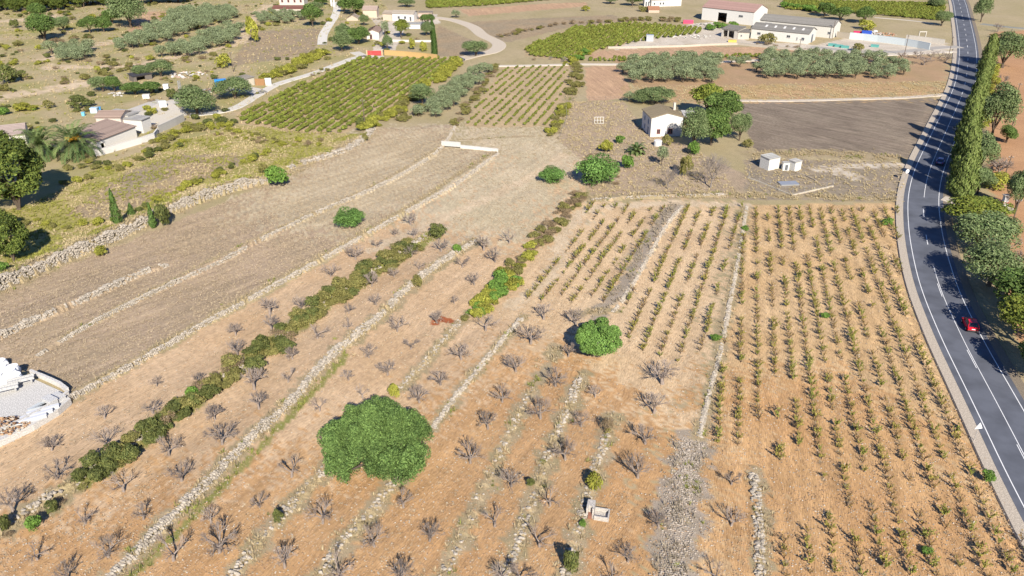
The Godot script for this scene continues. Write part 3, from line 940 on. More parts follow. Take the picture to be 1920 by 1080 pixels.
func make_almonds():
	for k in range(0, ALMONDS.size(), 2):
		var s := rng.randf_range(0.78, 1.2)
		if SMALL.has(ALMONDS[k]): s = SMALL[ALMONDS[k]]
		var p := G(ALMONDS[k], ALMONDS[k + 1])
		place(any(P.bare), "almond_tree", p, Vector3(s, s * rng.randf_range(0.9, 1.1), s), almond_label(p, s), "almond tree", "bare almond trees on the terraces")
	place(P.bare[1], "almond_tree", G(1242, 720), Vector3(1.75, 1.15, 1.75), "broad leafless almond tree just below the small vineyard", "almond tree", "bare almond trees on the terraces")
	for q in [[1500 + 220, 110], [1745, 112], [1762, 110], [1774, 116], [1732, 122], [1690, 116]]:
		place(any(P.bare), "bare_tree", G(q[0], q[1]), Vector3(1.5, 1.3, 1.5), "leafless young tree in tan soil beside the far road", "tree", "leafless trees near the far road bend")
	for q in [[1872, 330, 1.8], [1890, 470, 1.3], [1905, 500, 1.2], [1880, 160, 1.6], [1870, 60, 1.6], [1912, 520, 1.2], [1890, 70, 1.4], [1868, 320, 1.4]]:
		place(any(P.bare), "bare_tree", G(q[0], q[1]), Vector3.ONE * q[2], "leafless tree on the red soil beyond the road", "tree", "leafless trees beyond the road")
	var g := place(P.bare_big[0], "bare_tree", G(1332, 352), Vector3(1.15, 1.25, 1.15), "large dense grey leafless tree below the white farmhouse", "tree")
	g = place(P.bare_big[1], "bare_tree", G(1252, 354), Vector3(0.75, 0.85, 0.75), "thin grey leafless tree below the white farmhouse garden", "tree")
var row_weeds := []
const NTH := ["first", "second", "third", "fourth", "fifth", "sixth", "seventh", "eighth", "ninth", "tenth", "eleventh", "twelfth", "thirteenth", "fourteenth", "fifteenth", "sixteenth"]
func row_vines(rows: Array, out: Array, keep: float):
	# rows: near point and far point of each row in pixels-free metres: x0, d0, x1, d1
	var num := 0
	for r in rows:
		num += 1
		var L := Vector2(r[0], r[1]).distance_to(Vector2(r[2], r[3]))
		var n := int(L / 1.2)
		var bare := 0
		var ph := rng.randf()
		for k in n:
			if rng.randf() > keep: bare = rng.randi_range(1, 4)
			if bare > 0:
				bare -= 1
				continue
			var t := (k + ph + rng.randf_range(-0.3, 0.3)) / n
			var x: float = lerpf(r[0], r[2], t) + rng.randf_range(-0.12, 0.12)
			var d: float = lerpf(r[1], r[3], t)
			out.append(Vector3(x, num, -d))

func make_vines():
	var spots := []
	var block := []
	var rows := []
	# large vineyard by the road
	var fld := poly([1402, 388, 1684, 386, 1684, 500, 1712, 610, 1820, 840, 1965, 1110, 1300, 1110, 1335, 830, 1322, 815, 1376, 560])
	var gap_ := poly([1290, 842, 1425, 842, 1470, 868, 1525, 878, 1500, 955, 1445, 960, 1445, 1130, 1280, 1130])
	for k in range(-12, 16):
		var sl := lerpf(0.27, 0.236, clampf(k / 10.0, 0, 1))
		var x0 := 28.9 + 2.5 * k
		rows.append([x0 - sl * 6, 56.5, x0 + sl * 93, 155.5])
	row_vines(rows, block, 0.93)
	for p in block:
		if Geometry2D.is_point_in_polygon(Vector2(p.x, p.z), fld): 
			if not Geometry2D.is_point_in_polygon(Vector2(p.x, p.z), gap_): spots.append([p, 0])
	block = []; rows = []
	fld = poly([1287, 388, 1396, 388, 1366, 560, 1330, 700, 1180, 650, 1165, 580])
	for k in range(-2, 12): rows.append([8.5 + 2.85 * k, 85, 8.5 + 2.85 * k + 0.365 * 75, 160])
	row_vines(rows, block, 0.88)
	for p in block:
		if Geometry2D.is_point_in_polygon(Vector2(p.x, p.z), fld): spots.append([p, 1])
	block = []; rows = []
	fld = poly([1105, 385, 1262, 385, 1140, 572, 985, 565, 985, 540, 1090, 420])
	for k in range(-12, 14): rows.append([0.5 + 2.6 * k, 110, 0.5 + 2.6 * k + 0.41 * 50, 160])
	row_vines(rows, block, 0.9)
	for p in block:
		if Geometry2D.is_point_in_polygon(Vector2(p.x, p.z), fld): spots.append([p, 2])
	spots.sort_custom(func(a, b): return a[0].z > b[0].z)
	var lab := ["old bush vine in the large orange vineyard", "old bush vine between the two thin stone walls", "old bush vine in the pale vineyard beside the shrub hedge"]
	var grp := ["vines of the large vineyard", "vines between the walls", "vines beside the hedge"]
	var first := [99, 99, 99]
	for q in spots: first[q[1]] = mini(first[q[1]], int(q[0].y))
	var rest := [[], [], []]
	var rcol := [[], [], []]
	var rl := {}
	for k in spots.size():
		var p := on(spots[k][0])
		var b: int = spots[k][1]
		var nth: int = int(spots[k][0].y) - first[b]
		for w in 3: row_weeds.append(Vector3(p.x, 0, p.z) + Vector3(0.3, 0, -1) * rng.randf_range(-0.9, 0.9) + Vector3(rng.randf_range(-.25, .25), 0, 0))
		var s := rng.randf_range(0.5, 1.0)
		var v: int = rng.randi() % P.vine.size()
		if k < 300:
			place(P.vine[v], "grape_vine", p, Vector3.ONE * s, lab[b] + ", %s row from its stone wall" % NTH[clampi(nth, 0, 15)] if b == 0 else lab[b], "grape vine", grp[b])
		else:
			if not rl.has(v): rl[v] = []
			rl[v].append(Transform3D(Basis(Vector3.UP, rng.randf() * TAU).scaled(Vector3.ONE * s), p))
	var root := thing("vineyard_rows", Vector3.ZERO, "rows of old bush vines continuing up to the stone edging", "vines")
	root.set_meta("kind", "stuff")
	for v in rl:
		var cc := []
		for q in rl[v]: cc.append(Color.WHITE)
		copies(root, "vine_trunks", P.vine[v].trunk, rl[v], cc)
		copies(root, "vine_leaves", P.vine[v].leaves, rl[v], cc)
	# vineyards farther off, one mass each
	far_vines([868, 236, 942, 126, 1066, 123, 1040, 236], 0.27, 2.7, 1.5, 0.55, 0.8, "young vine rows on tan soil above the fallow field")
	far_vines([446, 214, 676, 110, 860, 110, 848, 132, 700, 228, 640, 250, 560, 248, 452, 230], 0.22, 2.9, 1.35, 0.95, 0.96, "dense yellow green vineyard inside the curving lane")
	far_vines([985, 90, 1080, 52, 1180, 44, 1312, 54, 1318, 62, 1200, 78, 1110, 98, 1060, 113, 990, 104], 0.35, 2.4, 1.5, 1.1, 0.94, "green vineyard between the dirt track and the workshop yard")
	far_vines([1105, 110, 1300, 106, 1520, 100, 1520, 106, 1300, 113, 1105, 117], -12.0, 3.0, 1.9, 0.9, 0.9, "narrow band of vines along the pale cross lane")
	far_vines([1470, 2, 1770, 8, 1770, 40, 1640, 28, 1470, 18], -8.0, 2.4, 1.6, 1.2, 0.95, "upper green vineyard beyond the long workshop roofs")
	far_vines([800, 2, 1000, -4, 1060, -2, 900, 12, 800, 16], -6.0, 2.4, 1.6, 1.2, 0.95, "distant green vineyard strip behind the villa")
	far_vines([1480, -14, 1780, -12, 1780, 0, 1480, -4], -8.0, 2.4, 1.6, 1.2, 0.95, "farthest green vineyard strip by the road")
func far_vines(px: Array, slope: float, gap: float, along: float, size: float, keep: float, label: String):
	var pg := poly(px)
	var lo := pg[0]
	var hi := pg[0]
	for p in pg:
		lo = Vector2(minf(lo.x, p.x), minf(lo.y, p.y))
		hi = Vector2(maxf(hi.x, p.x), maxf(hi.y, p.y))
	var dir := Vector2(slope, -1).normalized()
	var nor := Vector2(-dir.y, dir.x)
	var mid := (lo + hi) / 2
	var R := (hi - lo).length() / 2
	var xf := [[], [], []]
	var cc := [[], [], []]
	var r := -R
	while r < R:
		var s := -R
		while s < R:
			var p := mid + nor * (r + rng.randf_range(-0.15, 0.15)) + dir * (s + rng.randf_range(-0.3, 0.3))
			s += along
			if rng.randf() > keep or not Geometry2D.is_point_in_polygon(p, pg): continue
			var k := rng.randi() % 3
			var z := size * rng.randf_range(0.75, 1.2)
			xf[k].append(Transform3D(Basis(Vector3.UP, rng.randf() * TAU).scaled(Vector3(z, z, z)), Vector3(p.x, terr(p.x, p.y), p.y)))
			var t := rng.randf_range(0.8, 1.2)
			cc[k].append(Color(t, t * rng.randf_range(0.9, 1.02), t * 0.9))
		r += gap
	var root := thing("vineyard_rows", Vector3.ZERO, label, "vines")
	root.set_meta("kind", "stuff")
	for k in 3:
		if xf[k].size(): copies(root, "vines", P.bigvine[k], xf[k], cc[k]) if P.bigvine[k] is Mesh else copies(root, "vines", P.bigvine[k].foliage, xf[k], cc[k])
func grove(px: Array, gap: float, size: float, label: String, group: String):
	var pg := poly(px)
	var lo := pg[0]
	var hi := pg[0]
	for p in pg:
		lo = Vector2(minf(lo.x, p.x), minf(lo.y, p.y))
		hi = Vector2(maxf(hi.x, p.x), maxf(hi.y, p.y))
	var z := lo.y
	var odd := 0.0
	while z < hi.y:
		var x := lo.x + odd
		while x < hi.x:
			var q := Vector2(x, z) + Vector2(rng.randf_range(-0.9, 0.9), rng.randf_range(-0.9, 0.9))
			x += gap
			if Geometry2D.is_point_in_polygon(q, pg):
				var s := size * rng.randf_range(0.82, 1.2)
				place(any(P.olive), "olive_tree", on(Vector3(q.x, 0, q.y)), Vector3(s, s * rng.randf_range(0.85, 1.05), s), label, "olive tree", group)
		z += gap
		odd = gap * 0.5 - odd
func make_olives():
	grove([1160, 122, 1290, 114, 1342, 118, 1358, 158, 1330, 162, 1188, 162, 1172, 148], 5.2, 1.22, "silvery olive tree in the dense grove behind the white farmhouse", "olive grove behind the farmhouse")
	grove([1400, 126, 1440, 112, 1520, 108, 1650, 116, 1660, 126, 1722, 138, 1718, 146, 1620, 154, 1460, 154, 1420, 144], 5.2, 1.22, "silvery olive tree in the wide grove towards the road bend", "olive grove towards the road")
	grove([1350, 116, 1400, 114, 1420, 120, 1380, 128], 5.5, 1.0, "olive tree between the two groves", "olives linking the groves")
	grove([336, 26, 440, 20, 450, 34, 420, 44, 300, 84, 230, 100, 205, 98, 250, 72], 5.2, 1.3, "olive tree in the upper curved grove on the scrubby hillside", "upper hillside olive grove")
	grove([92, 98, 160, 88, 178, 108, 150, 118, 115, 118], 4.8, 1.25, "olive tree in the small clump at the end of the hillside grove", "olive clump on the hillside")
	grove([440, 52, 456, 64, 440, 80, 360, 108, 300, 112, 296, 104, 350, 88], 5.2, 1.3, "olive tree in the lower curved grove on the scrubby hillside", "lower hillside olive grove")
	grove([480, 28, 556, 24, 572, 38, 560, 44, 482, 48], 5.0, 0.95, "pale green young tree below the arched red roofed house", "orchard below the arched house")
	grove([800, 210, 860, 152, 912, 128, 920, 136, 890, 172, 830, 218, 790, 226, 775, 222], 3.9, 0.9, "silvery shrubby olive in the strip beside the dense vineyard", "olives beside the dense vineyard")

# ---------------------------------------------------------------- shrubs and single trees
func hedge(px: Array, gap: float, wide: float, kinds: Array, size: float, label: String, group: String, called := "shrub"):
	var pl := line(px, gap)
	var nn := sides(pl)
	var far := pl[0].z < -150.0 or group == "shrubs on the overgrown wall"
	var bulk := {}
	for k in pl.size():
		if rng.randf() < 0.08: continue
		for m in int(maxf(1, wide / 1.3)):
			var p := pl[k] + nn[k] * rng.randf_range(-0.5, 0.5) * wide + Vector3(rng.randf_range(-0.4, 0.4), 0, rng.randf_range(-0.4, 0.4))
			var s := size * rng.randf_range(0.5, 1.15)
			var kd: String = kinds[rng.randi() % kinds.size()]
			var pr := any(P[kd])
			var sc := Vector3(s, s * rng.randf_range(0.6, 1.0), s)
			if not far:
				place(pr, called, on(p), sc, {"dark": "dark green ", "olive_bush": "olive green ", "brown": "dry brown ", "yellow": "yellow green ", "bright": "fresh green ", "grey": "grey "}[kd] + label.trim_prefix("olive green ").trim_prefix("vivid yellow green ").trim_prefix("vivid green ").trim_prefix("grey green ").trim_prefix("clipped green ").trim_prefix("yellow green ").trim_prefix("low yellow "), "shrub", group)
				continue
			if not bulk.has(pr.foliage): bulk[pr.foliage] = []
			bulk[pr.foliage].append(Transform3D(Basis(Vector3.UP, rng.randf() * TAU).scaled(sc), on(p)))
	if far:
		var o := thing("scrub", Vector3.ZERO, label.replace(" bush ", " bushes ").replace(" shrub ", " shrubs "), "scrub")
		o.set_meta("kind", "stuff")
		for m in bulk:
			var cc := []
			for q in bulk[m]: cc.append(Color.WHITE)
			copies(o, "bushes", m, bulk[m], cc)
func big_carob(at: Vector3):
	var o := thing("carob_tree", at, "huge dark green carob tree with a split round crown", "carob tree")
	o.scale = Vector3(0.95, 1.1, 1.0)
	var bl := []
	for b in [[-3.3, 3.4, -1.6, 3.7], [0.2, 4.2, -3.2, 4.0], [3.5, 3.6, -2.0, 3.6], [1.7, 2.2, 1.9, 3.1], [-4.5, 2.6, 0.2, 2.4], [4.0, 2.7, 0.9, 2.7], [-0.6, 3.2, 0.0, 2.9], [0.6, 6.0, -1.2, 2.8], [-2.0, 5.5, -1.8, 2.7], [2.6, 5.2, -1.6, 2.4], [-3.9, 1.9, 1.5, 2.2], [4.2, 1.9, 1.6, 2.2]]:
		var c := Vector3(b[0], b[1], b[2])
		for k in 17:
			var d := rdir()
			if d.y < -0.35: d.y = -d.y * 0.6
			bl.append([c + d * Vector3(b[3], b[3] * 0.66, b[3]) * rng.randf_range(0.62, 0.82), Vector3.ONE * b[3] * rng.randf_range(0.17, 0.36)])
		bl.append([c, Vector3(b[3], b[3] * 0.62, b[3]) * 0.56])
	var mb := MB.new()
	foliage(mb, bl, 105000, 0.125, Color(.04, .078, .02), Color(.145, .225, .065), 0.5, -0.7)
	part(o, "crown", mb.mesh(M.leaf))
	var tr := MB.new()
	limbs(tr, 0.5, 1.5, 4.2, 3.2, Color(.16, .125, .10), 8, 9)
	part(o, "trunk", tr.mesh(M.bark))
func small_carob(at: Vector3):
	var o := thing("carob_tree", at, "bright green round carob tree beside the small vineyard", "carob tree")
	var bl := []
	for k in 60:
		var d := rdir()
		if d.y < -0.3: d.y = -d.y * 0.6
		bl.append([Vector3(0, 2.9, 0) + d * Vector3(3.1, 2.5, 3.1) * rng.randf_range(0.85, 1.0), Vector3.ONE * rng.randf_range(0.45, 0.85)])
	bl.append([Vector3(0, 2.8, 0), Vector3(2.7, 2.1, 2.7)])
	var mb := MB.new()
	foliage(mb, bl, 26000, 0.13, Color(.075, .15, .03), Color(.17, .28, .07), 0.6, -0.7)
	part(o, "crown", mb.mesh(M.leaf))
	var tr := MB.new()
	limbs(tr, 0.32, 1.2, 2.2, 2.6, Color(.16, .125, .10), 6, 8)
	part(o, "trunk", tr.mesh(M.bark))
# prototype, name, foot px, py, width px, height px, label, category
var PLANTS := [
	["yellow", "shrub", 740, 748, 26, 30, "yellow green shrub peeping over the big carob crown", "shrub"],
	["dense", "fig_bush", 653, 428, 58, 40, "bright green spreading fig bush alone on the straw terrace", "fig bush"],
	["dense", "fig_bush", 1036, 344, 54, 32, "low spreading green fig bush alone on the fallow field", "fig bush"],
	["dense", "carob_tree", 1120, 350, 80, 60, "dense domed carob tree at the corner below the farmhouse", "carob tree"],
	["bright", "shrub", 1178, 318, 29, 30, "round light green shrub beside the domed carob", "shrub"],
	["yellow", "shrub", 1137, 287, 32, 26, "yellow green shrub above the domed carob", "shrub"],
	["bright", "shrub", 1162, 270, 20, 18, "small green shrub next to the fan palm", "shrub"],
	["olive", "olive_tree", 1241, 312, 26, 42, "slender pale olive tree in front of the white tank", "olive tree"],
	["olive_bush", "shrub", 1287, 332, 28, 44, "yellowish tall shrub below the farmhouse trees", "shrub"],
	["olive_big", "olive_tree", 1302, 282, 52, 66, "grey green olive tree against the farmhouse wall", "olive tree"],
	["green_tree", "garden_tree", 1336, 276, 58, 64, "deep green garden tree beside the grey olive", "tree"],
	["pine", "pine_tree", 1328, 222, 62, 60, "yellow green round pine behind the farmhouse", "pine tree"],
	["green_tree", "garden_tree", 1356, 240, 58, 64, "mid green spreading tree beside the yellow pine", "tree"],
	["olive_big", "garden_tree", 1388, 266, 38, 50, "dark bluish tree at the edge of the grey ploughed field", "tree"],
	["olive_bush", "shrub", 1252, 275, 24, 22, "low shrub in front of the farmhouse window", "shrub"],
	["bright", "garden_tree", 1302, 292, 26, 30, "small deep green shrub under the grey olive", "shrub"],
	["olive_bush", "shrub", 1402, 278, 22, 18, "small shrub at the garden corner by the grey field", "shrub"],
	["olive", "olive_tree", 1180, 192, 30, 20, "low olive shrub near the fenced plot corner", "olive tree"],
	["olive_big", "olive_tree", 1232, 198, 55, 30, "olive clump behind the farmhouse roof", "olive tree"],
	["olive_big", "olive_tree", 1206, 196, 34, 22, "low olive clump beside the fenced plot", "olive tree"],
	["slim", "cypress_tree", 222, 431, 21, 66, "tall slim cypress alone on top of the pale stone wall", "cypress"],
	["slim", "cypress_tree", 283, 412, 15, 48, "slim dark cypress next to a leafy bush on the wall top", "cypress"],
	["slim", "cypress_tree", 246, 404, 15, 24, "short dark cypress between two taller ones", "cypress"],
	["dark", "shrub", 302, 408, 36, 48, "tall leafy green bush beside the slim dark cypress", "shrub"],
	["bright", "shrub", 521, 352, 48, 44, "dark green bush growing over the end of the pale wall", "shrub"],
	["olive_bush", "shrub", 492, 326, 22, 20, "small grey green bush above the end of the pale wall", "shrub"],
	["yellow", "shrub", 183, 462, 26, 24, "round yellow green bush above the pale stone wall", "shrub"],
	["bright", "shrub", 6, 524, 26, 24, "green bush at the lower end of the pale stone wall", "shrub"],
	["bigpine", "pine_tree", 22, 402, 140, 170, "big dark pine with bright tufts beside the palms", "pine tree"],
	["bigpine", "pine_tree", -42, 372, 140, 170, "big pine at the outer edge of the farm garden", "pine tree"],
	["bigpine", "pine_tree", 18, 496, 84, 115, "dense green conifer above the lower terrace corner", "conifer"],
	["bigpine", "garden_tree", -30, 470, 80, 110, "dense conifer half hidden at the terrace corner", "conifer"],
	["olive_big", "olive_tree", 365, 219, 66, 46, "round olive tree beside the paved farmyard", "olive tree"],
	["olive_big", "olive_tree", 436, 188, 64, 36, "round olive tree beside the blue trailer", "olive tree"],
	["olive_big", "olive_tree", 190, 174, 34, 26, "olive tree at the hillside plot with fruit trees", "olive tree"],
	["green_tree", "fruit_tree", 212, 174, 30, 26, "leafy green fruit tree in the hillside plot", "tree"],
	["green_tree", "fruit_tree", 250, 180, 40, 22, "leafy green fruit tree above the white tank", "tree"],
	["green_tree", "fruit_tree", 282, 178, 36, 22, "leafy green fruit tree beside the lattice mast", "tree"],
	["olive_big", "olive_tree", 262, 149, 30, 22, "olive tree beside the dark lean-to shelter", "olive tree"],
	["olive_big", "olive_tree", 298, 146, 44, 28, "wide olive tree next to the rubble dump", "olive tree"],
	["dark", "shrub", 322, 188, 24, 22, "small dark green tree by the paved farmyard corner", "shrub"],
	["olive_bush", "shrub", 90, 204, 26, 16, "low yellow shrub behind the farmhouse palms", "shrub"],
	["dark", "shrub", 150, 204, 46, 20, "dark low shrub patch uphill of the palms", "shrub"],
	["green_tree", "tree", 78, 78, 50, 42, "large two toned tree on the upper hillside", "tree"],
	["green_tree", "tree", 72, 42, 30, 30, "green tree above the large hillside tree", "tree"],
	["dark", "shrub", 26, 53, 20, 16, "lone dark shrub on the rocky slope", "shrub"],
	["olive_big", "olive_tree", 117, 60, 26, 24, "olive tree on the grassy hillside terrace", "olive tree"],
	["green_tree", "tree", 166, 63, 30, 26, "round dark tree at the terrace edge", "tree"],
	["green_tree", "tree", 193, 61, 26, 24, "round light green tree beside the dark one", "tree"],
	["olive_big", "tree", 240, 54, 60, 52, "large grey green tree beside the bare tan field", "tree"],
	["green_tree", "tree", 208, 46, 30, 24, "bushy tree uphill of the round pair", "tree"],
	["olive_big", "tree", 160, 12, 44, 22, "grey tree on the upper terrace edge", "tree"],
	["green_tree", "tree", 280, 8, 60, 22, "green thicket tree on the crest", "tree"],
	["green_tree", "tree", 330, 6, 50, 18, "green thicket tree along the crest path", "tree"],
	["dark", "shrub", 12, 158, 44, 36, "dark bush at the outer hillside plot", "shrub"],
	["yellow", "shrub", 416, 128, 34, 26, "vivid green bush beside the leaning pole", "shrub"],
	["yellow", "shrub", 282, 114, 20, 10, "small vivid bush below the olive strip", "shrub"],
	["yellow", "shrub", 476, 80, 26, 46, "tall vivid green hedge bush at the grove end", "shrub"],
	["green_tree", "tree", 585, 52, 32, 36, "round dark green tree next to the arched house", "tree"],
	["olive_big", "tree", 593, 23, 26, 16, "olive tree by the arched house drive", "tree"],
	["green_tree", "tree", 602, 10, 24, 12, "green tree above the arched house drive", "tree"],
	["green_tree", "tree", 645, 24, 24, 20, "green tree beside the farm track gate", "tree"],
	["green_tree", "tree", 664, 30, 32, 30, "darker green tree beside the pale tent roof", "tree"],
	["green_tree", "tree", 648, 14, 20, 16, "small tree above the farm track", "tree"],
	["green_tree", "tree", 672, 84, 34, 28, "dark green tree beside the tiled cottage", "tree"],
	["olive_big", "tree", 645, 80, 30, 28, "grey green tree next to the dark one by the cottage", "tree"],
	["olive_big", "tree", 640, 98, 36, 30, "olive tree at the corner of the white driveway", "tree"],
	["olive_big", "tree", 682, 49, 16, 18, "small tree behind the tiled cottage", "tree"],
	["olive", "tree", 722, 68, 18, 28, "thin tree in front of the tiled cottage", "tree"],
	["pine", "tree", 752, 72, 26, 30, "yellow green tree in the villa garden", "tree"],
	["olive_big", "tree", 726, 95, 18, 24, "grey green tree behind the red gate", "tree"],
	["yellow", "shrub", 774, 94, 14, 22, "yellow green shrub behind the ochre wall", "shrub"],
	["yellow", "shrub", 793, 97, 18, 18, "bright shrub near the ochre wall end", "shrub"],
	["olive_big", "tree", 799, 68, 22, 20, "olive tree beside the garden hedge", "tree"],
	["green_tree", "tree", 800, 48, 28, 18, "bushy tree beside the white pool house", "tree"],
	["olive_big", "tree", 892, 107, 40, 26, "lone rounded tree beside the bending dirt track", "tree"],
	["olive", "tree", 855, 34, 20, 15, "small tree beside the start of the dirt track", "tree"],
	["olive_big", "tree", 762, 14, 26, 14, "tree behind the villa", "tree"],
	["yellow", "shrub", 1098, 21, 16, 12, "vivid yellow green bush in the far stubble", "shrub"],
	["green_tree", "tree", 1186, 12, 28, 18, "dark tree beside the distant white houses", "tree"],
	["olive_big", "tree", 1145, 8, 22, 12, "tree beside the distant white houses", "tree"],
	["olive_bush", "shrub", 1206, 22, 22, 10, "shrub beside the orange roofed shed", "shrub"],
	["olive_bush", "fig_bush", 1440, 84, 36, 22, "yellowish fig tree in front of the long workshop", "tree"],
	["green_tree", "tree", 1548, 32, 30, 22, "green tree behind the long workshop gable", "tree"],
	["green_tree", "tree", 1578, 40, 36, 22, "green tree behind the cream gable", "tree"],
	["green_tree", "tree", 1622, 45, 32, 26, "dense green tree at the end of the upper vineyard", "tree"],
	["yellow", "shrub", 1625, 57, 38, 14, "yellow shrubs beside the cream gable", "shrub"],
	["olive_bush", "shrub", 1611, 97, 26, 16, "olive green bush beside the green pallets", "shrub"],
	["olive_big", "tree", 1768, 50, 26, 24, "round olive tree at the upper lane mouth", "tree"],
	["olive_big", "tree", 1756, 16, 30, 16, "olive tree beside the road beyond the upper vineyard", "tree"],
	["olive_big", "tree", 1842, 42, 28, 38, "grey tree on the outer side of the far road", "tree"],
	["olive_big", "tree", 1886, 130, 52, 46, "olive tree behind the cypress row", "olive tree"],
	["olive_big", "tree", 1866, 262, 54, 70, "large round tree behind the cypress row", "tree"],
	["green_tree", "tree", 1890, 270, 26, 30, "small tree on the red soil behind the cypress row", "tree"],
	["olive_big", "tree", 1836, 332, 50, 60, "grey green tree next to the last cypress", "tree"],
	["olive_big", "tree", 1838, 368, 40, 40, "soft grey green tree at the mouth of the side lane", "tree"],
	["yellow", "shrub", 1868, 356, 40, 24, "green hedge bush between red field and lane", "shrub"],
	["olive_big", "olive_tree", 1908, 404, 44, 64, "olive tree behind the white pillar", "olive tree"],
	["pine", "tree", 1832, 432, 92, 50, "broad yellow green tree at the side lane corner", "tree"],
	["olive_big", "olive_tree", 1848, 486, 92, 66, "broad olive tree overhanging the road shoulder", "olive tree"],
	["olive_big", "olive_tree", 1866, 546, 90, 66, "broad olive tree just up the road from the red car", "olive tree"],
	["green_tree", "tree", 1918, 606, 92, 74, "dense green tree beside the red car", "tree"],
	["pine", "tree", 1935, 664, 90, 84, "large dark green tree just down the road from the red car", "tree"],
	["green_tree", "tree", 1985, 735, 90, 80, "dense tree along the lower road shoulder", "tree"],
	["yellow", "shrub", 1886, 440, 40, 16, "low yellow hedge at the edge of the red field", "shrub"],
	["bright", "shrub", 1853, 908, 26, 30, "bright green bush beside the road gutter", "shrub"],
	["bright", "shrub", 1664, 424, 24, 16, "bright green plant in the last vine rows", "shrub"],
	["bright", "shrub", 1342, 640, 22, 14, "bright green plant on the thin stone wall", "shrub"],
	["bright", "shrub", 1398, 434, 16, 12, "bright green plant near the top of the thin wall", "shrub"],
	["bright", "shrub", 1549, 598, 20, 14, "bright green plant among the old vines", "shrub"],
	["bright", "shrub", 1738, 1040, 26, 16, "bright green plant in the lower vine rows", "shrub"],
	["dark", "shrub", 1072, 1080, 36, 50, "dense dark green shrub below the concrete cistern", "shrub"],
	["yellow", "shrub", 1114, 922, 38, 40, "yellow green shrub above the concrete cistern", "shrub"],
	["bright", "shrub", 1093, 990, 16, 16, "small green shrub beside the concrete cistern", "shrub"],
	["dark", "shrub", 490, 660, 38, 42, "dark blue green rounded shrub in the hedge strip", "shrub"],
	["bright", "shrub", 362, 752, 30, 30, "fresh green shrub in the hedge strip", "shrub"],
	["dark", "shrub", 820, 448, 38, 30, "dense shrub at the upper end of the hedge strip", "shrub"],
	["dark", "shrub", 96, 965, 28, 30, "dark grey green shrub among the wall stones", "shrub"],
	["bright", "shrub", 62, 998, 32, 34, "green shrub growing on the overgrown wall", "shrub"],
	["dark", "shrub", 10, 1000, 30, 36, "grey green shrub at the lower end of the overgrown wall", "shrub"],
	["dark", "shrub", 522, 982, 22, 28, "small dark juniper like shrub on the crumbled strip", "shrub"],
	["bright", "shrub", 858, 475, 20, 18, "fresh green shrub near the top of the broad wall", "shrub"],
	["olive_bush", "shrub", 782, 540, 26, 24, "grey green shrub on the broad wall", "shrub"],
	["dark", "shrub", 996, 915, 20, 20, "dark shrub beside a bare almond tree", "shrub"],
	["brown", "shrub", 1140, 815, 28, 34, "dry dark bush on the cistern strip", "shrub"],
	["yellow", "shrub", 1138, 812, 14, 12, "small green tuft in the dry bush", "shrub"],
	["olive_big", "tree", 792, 200, 40, 36, "grey tree between the dense vineyard and the olives", "tree"],
	["dark", "shrub", 676, 238, 22, 18, "dark bush at the foot of the leaning electricity pole", "shrub"],
	["olive_bush", "shrub", 684, 262, 18, 14, "brown green bush on the broken stone bank", "shrub"],
]
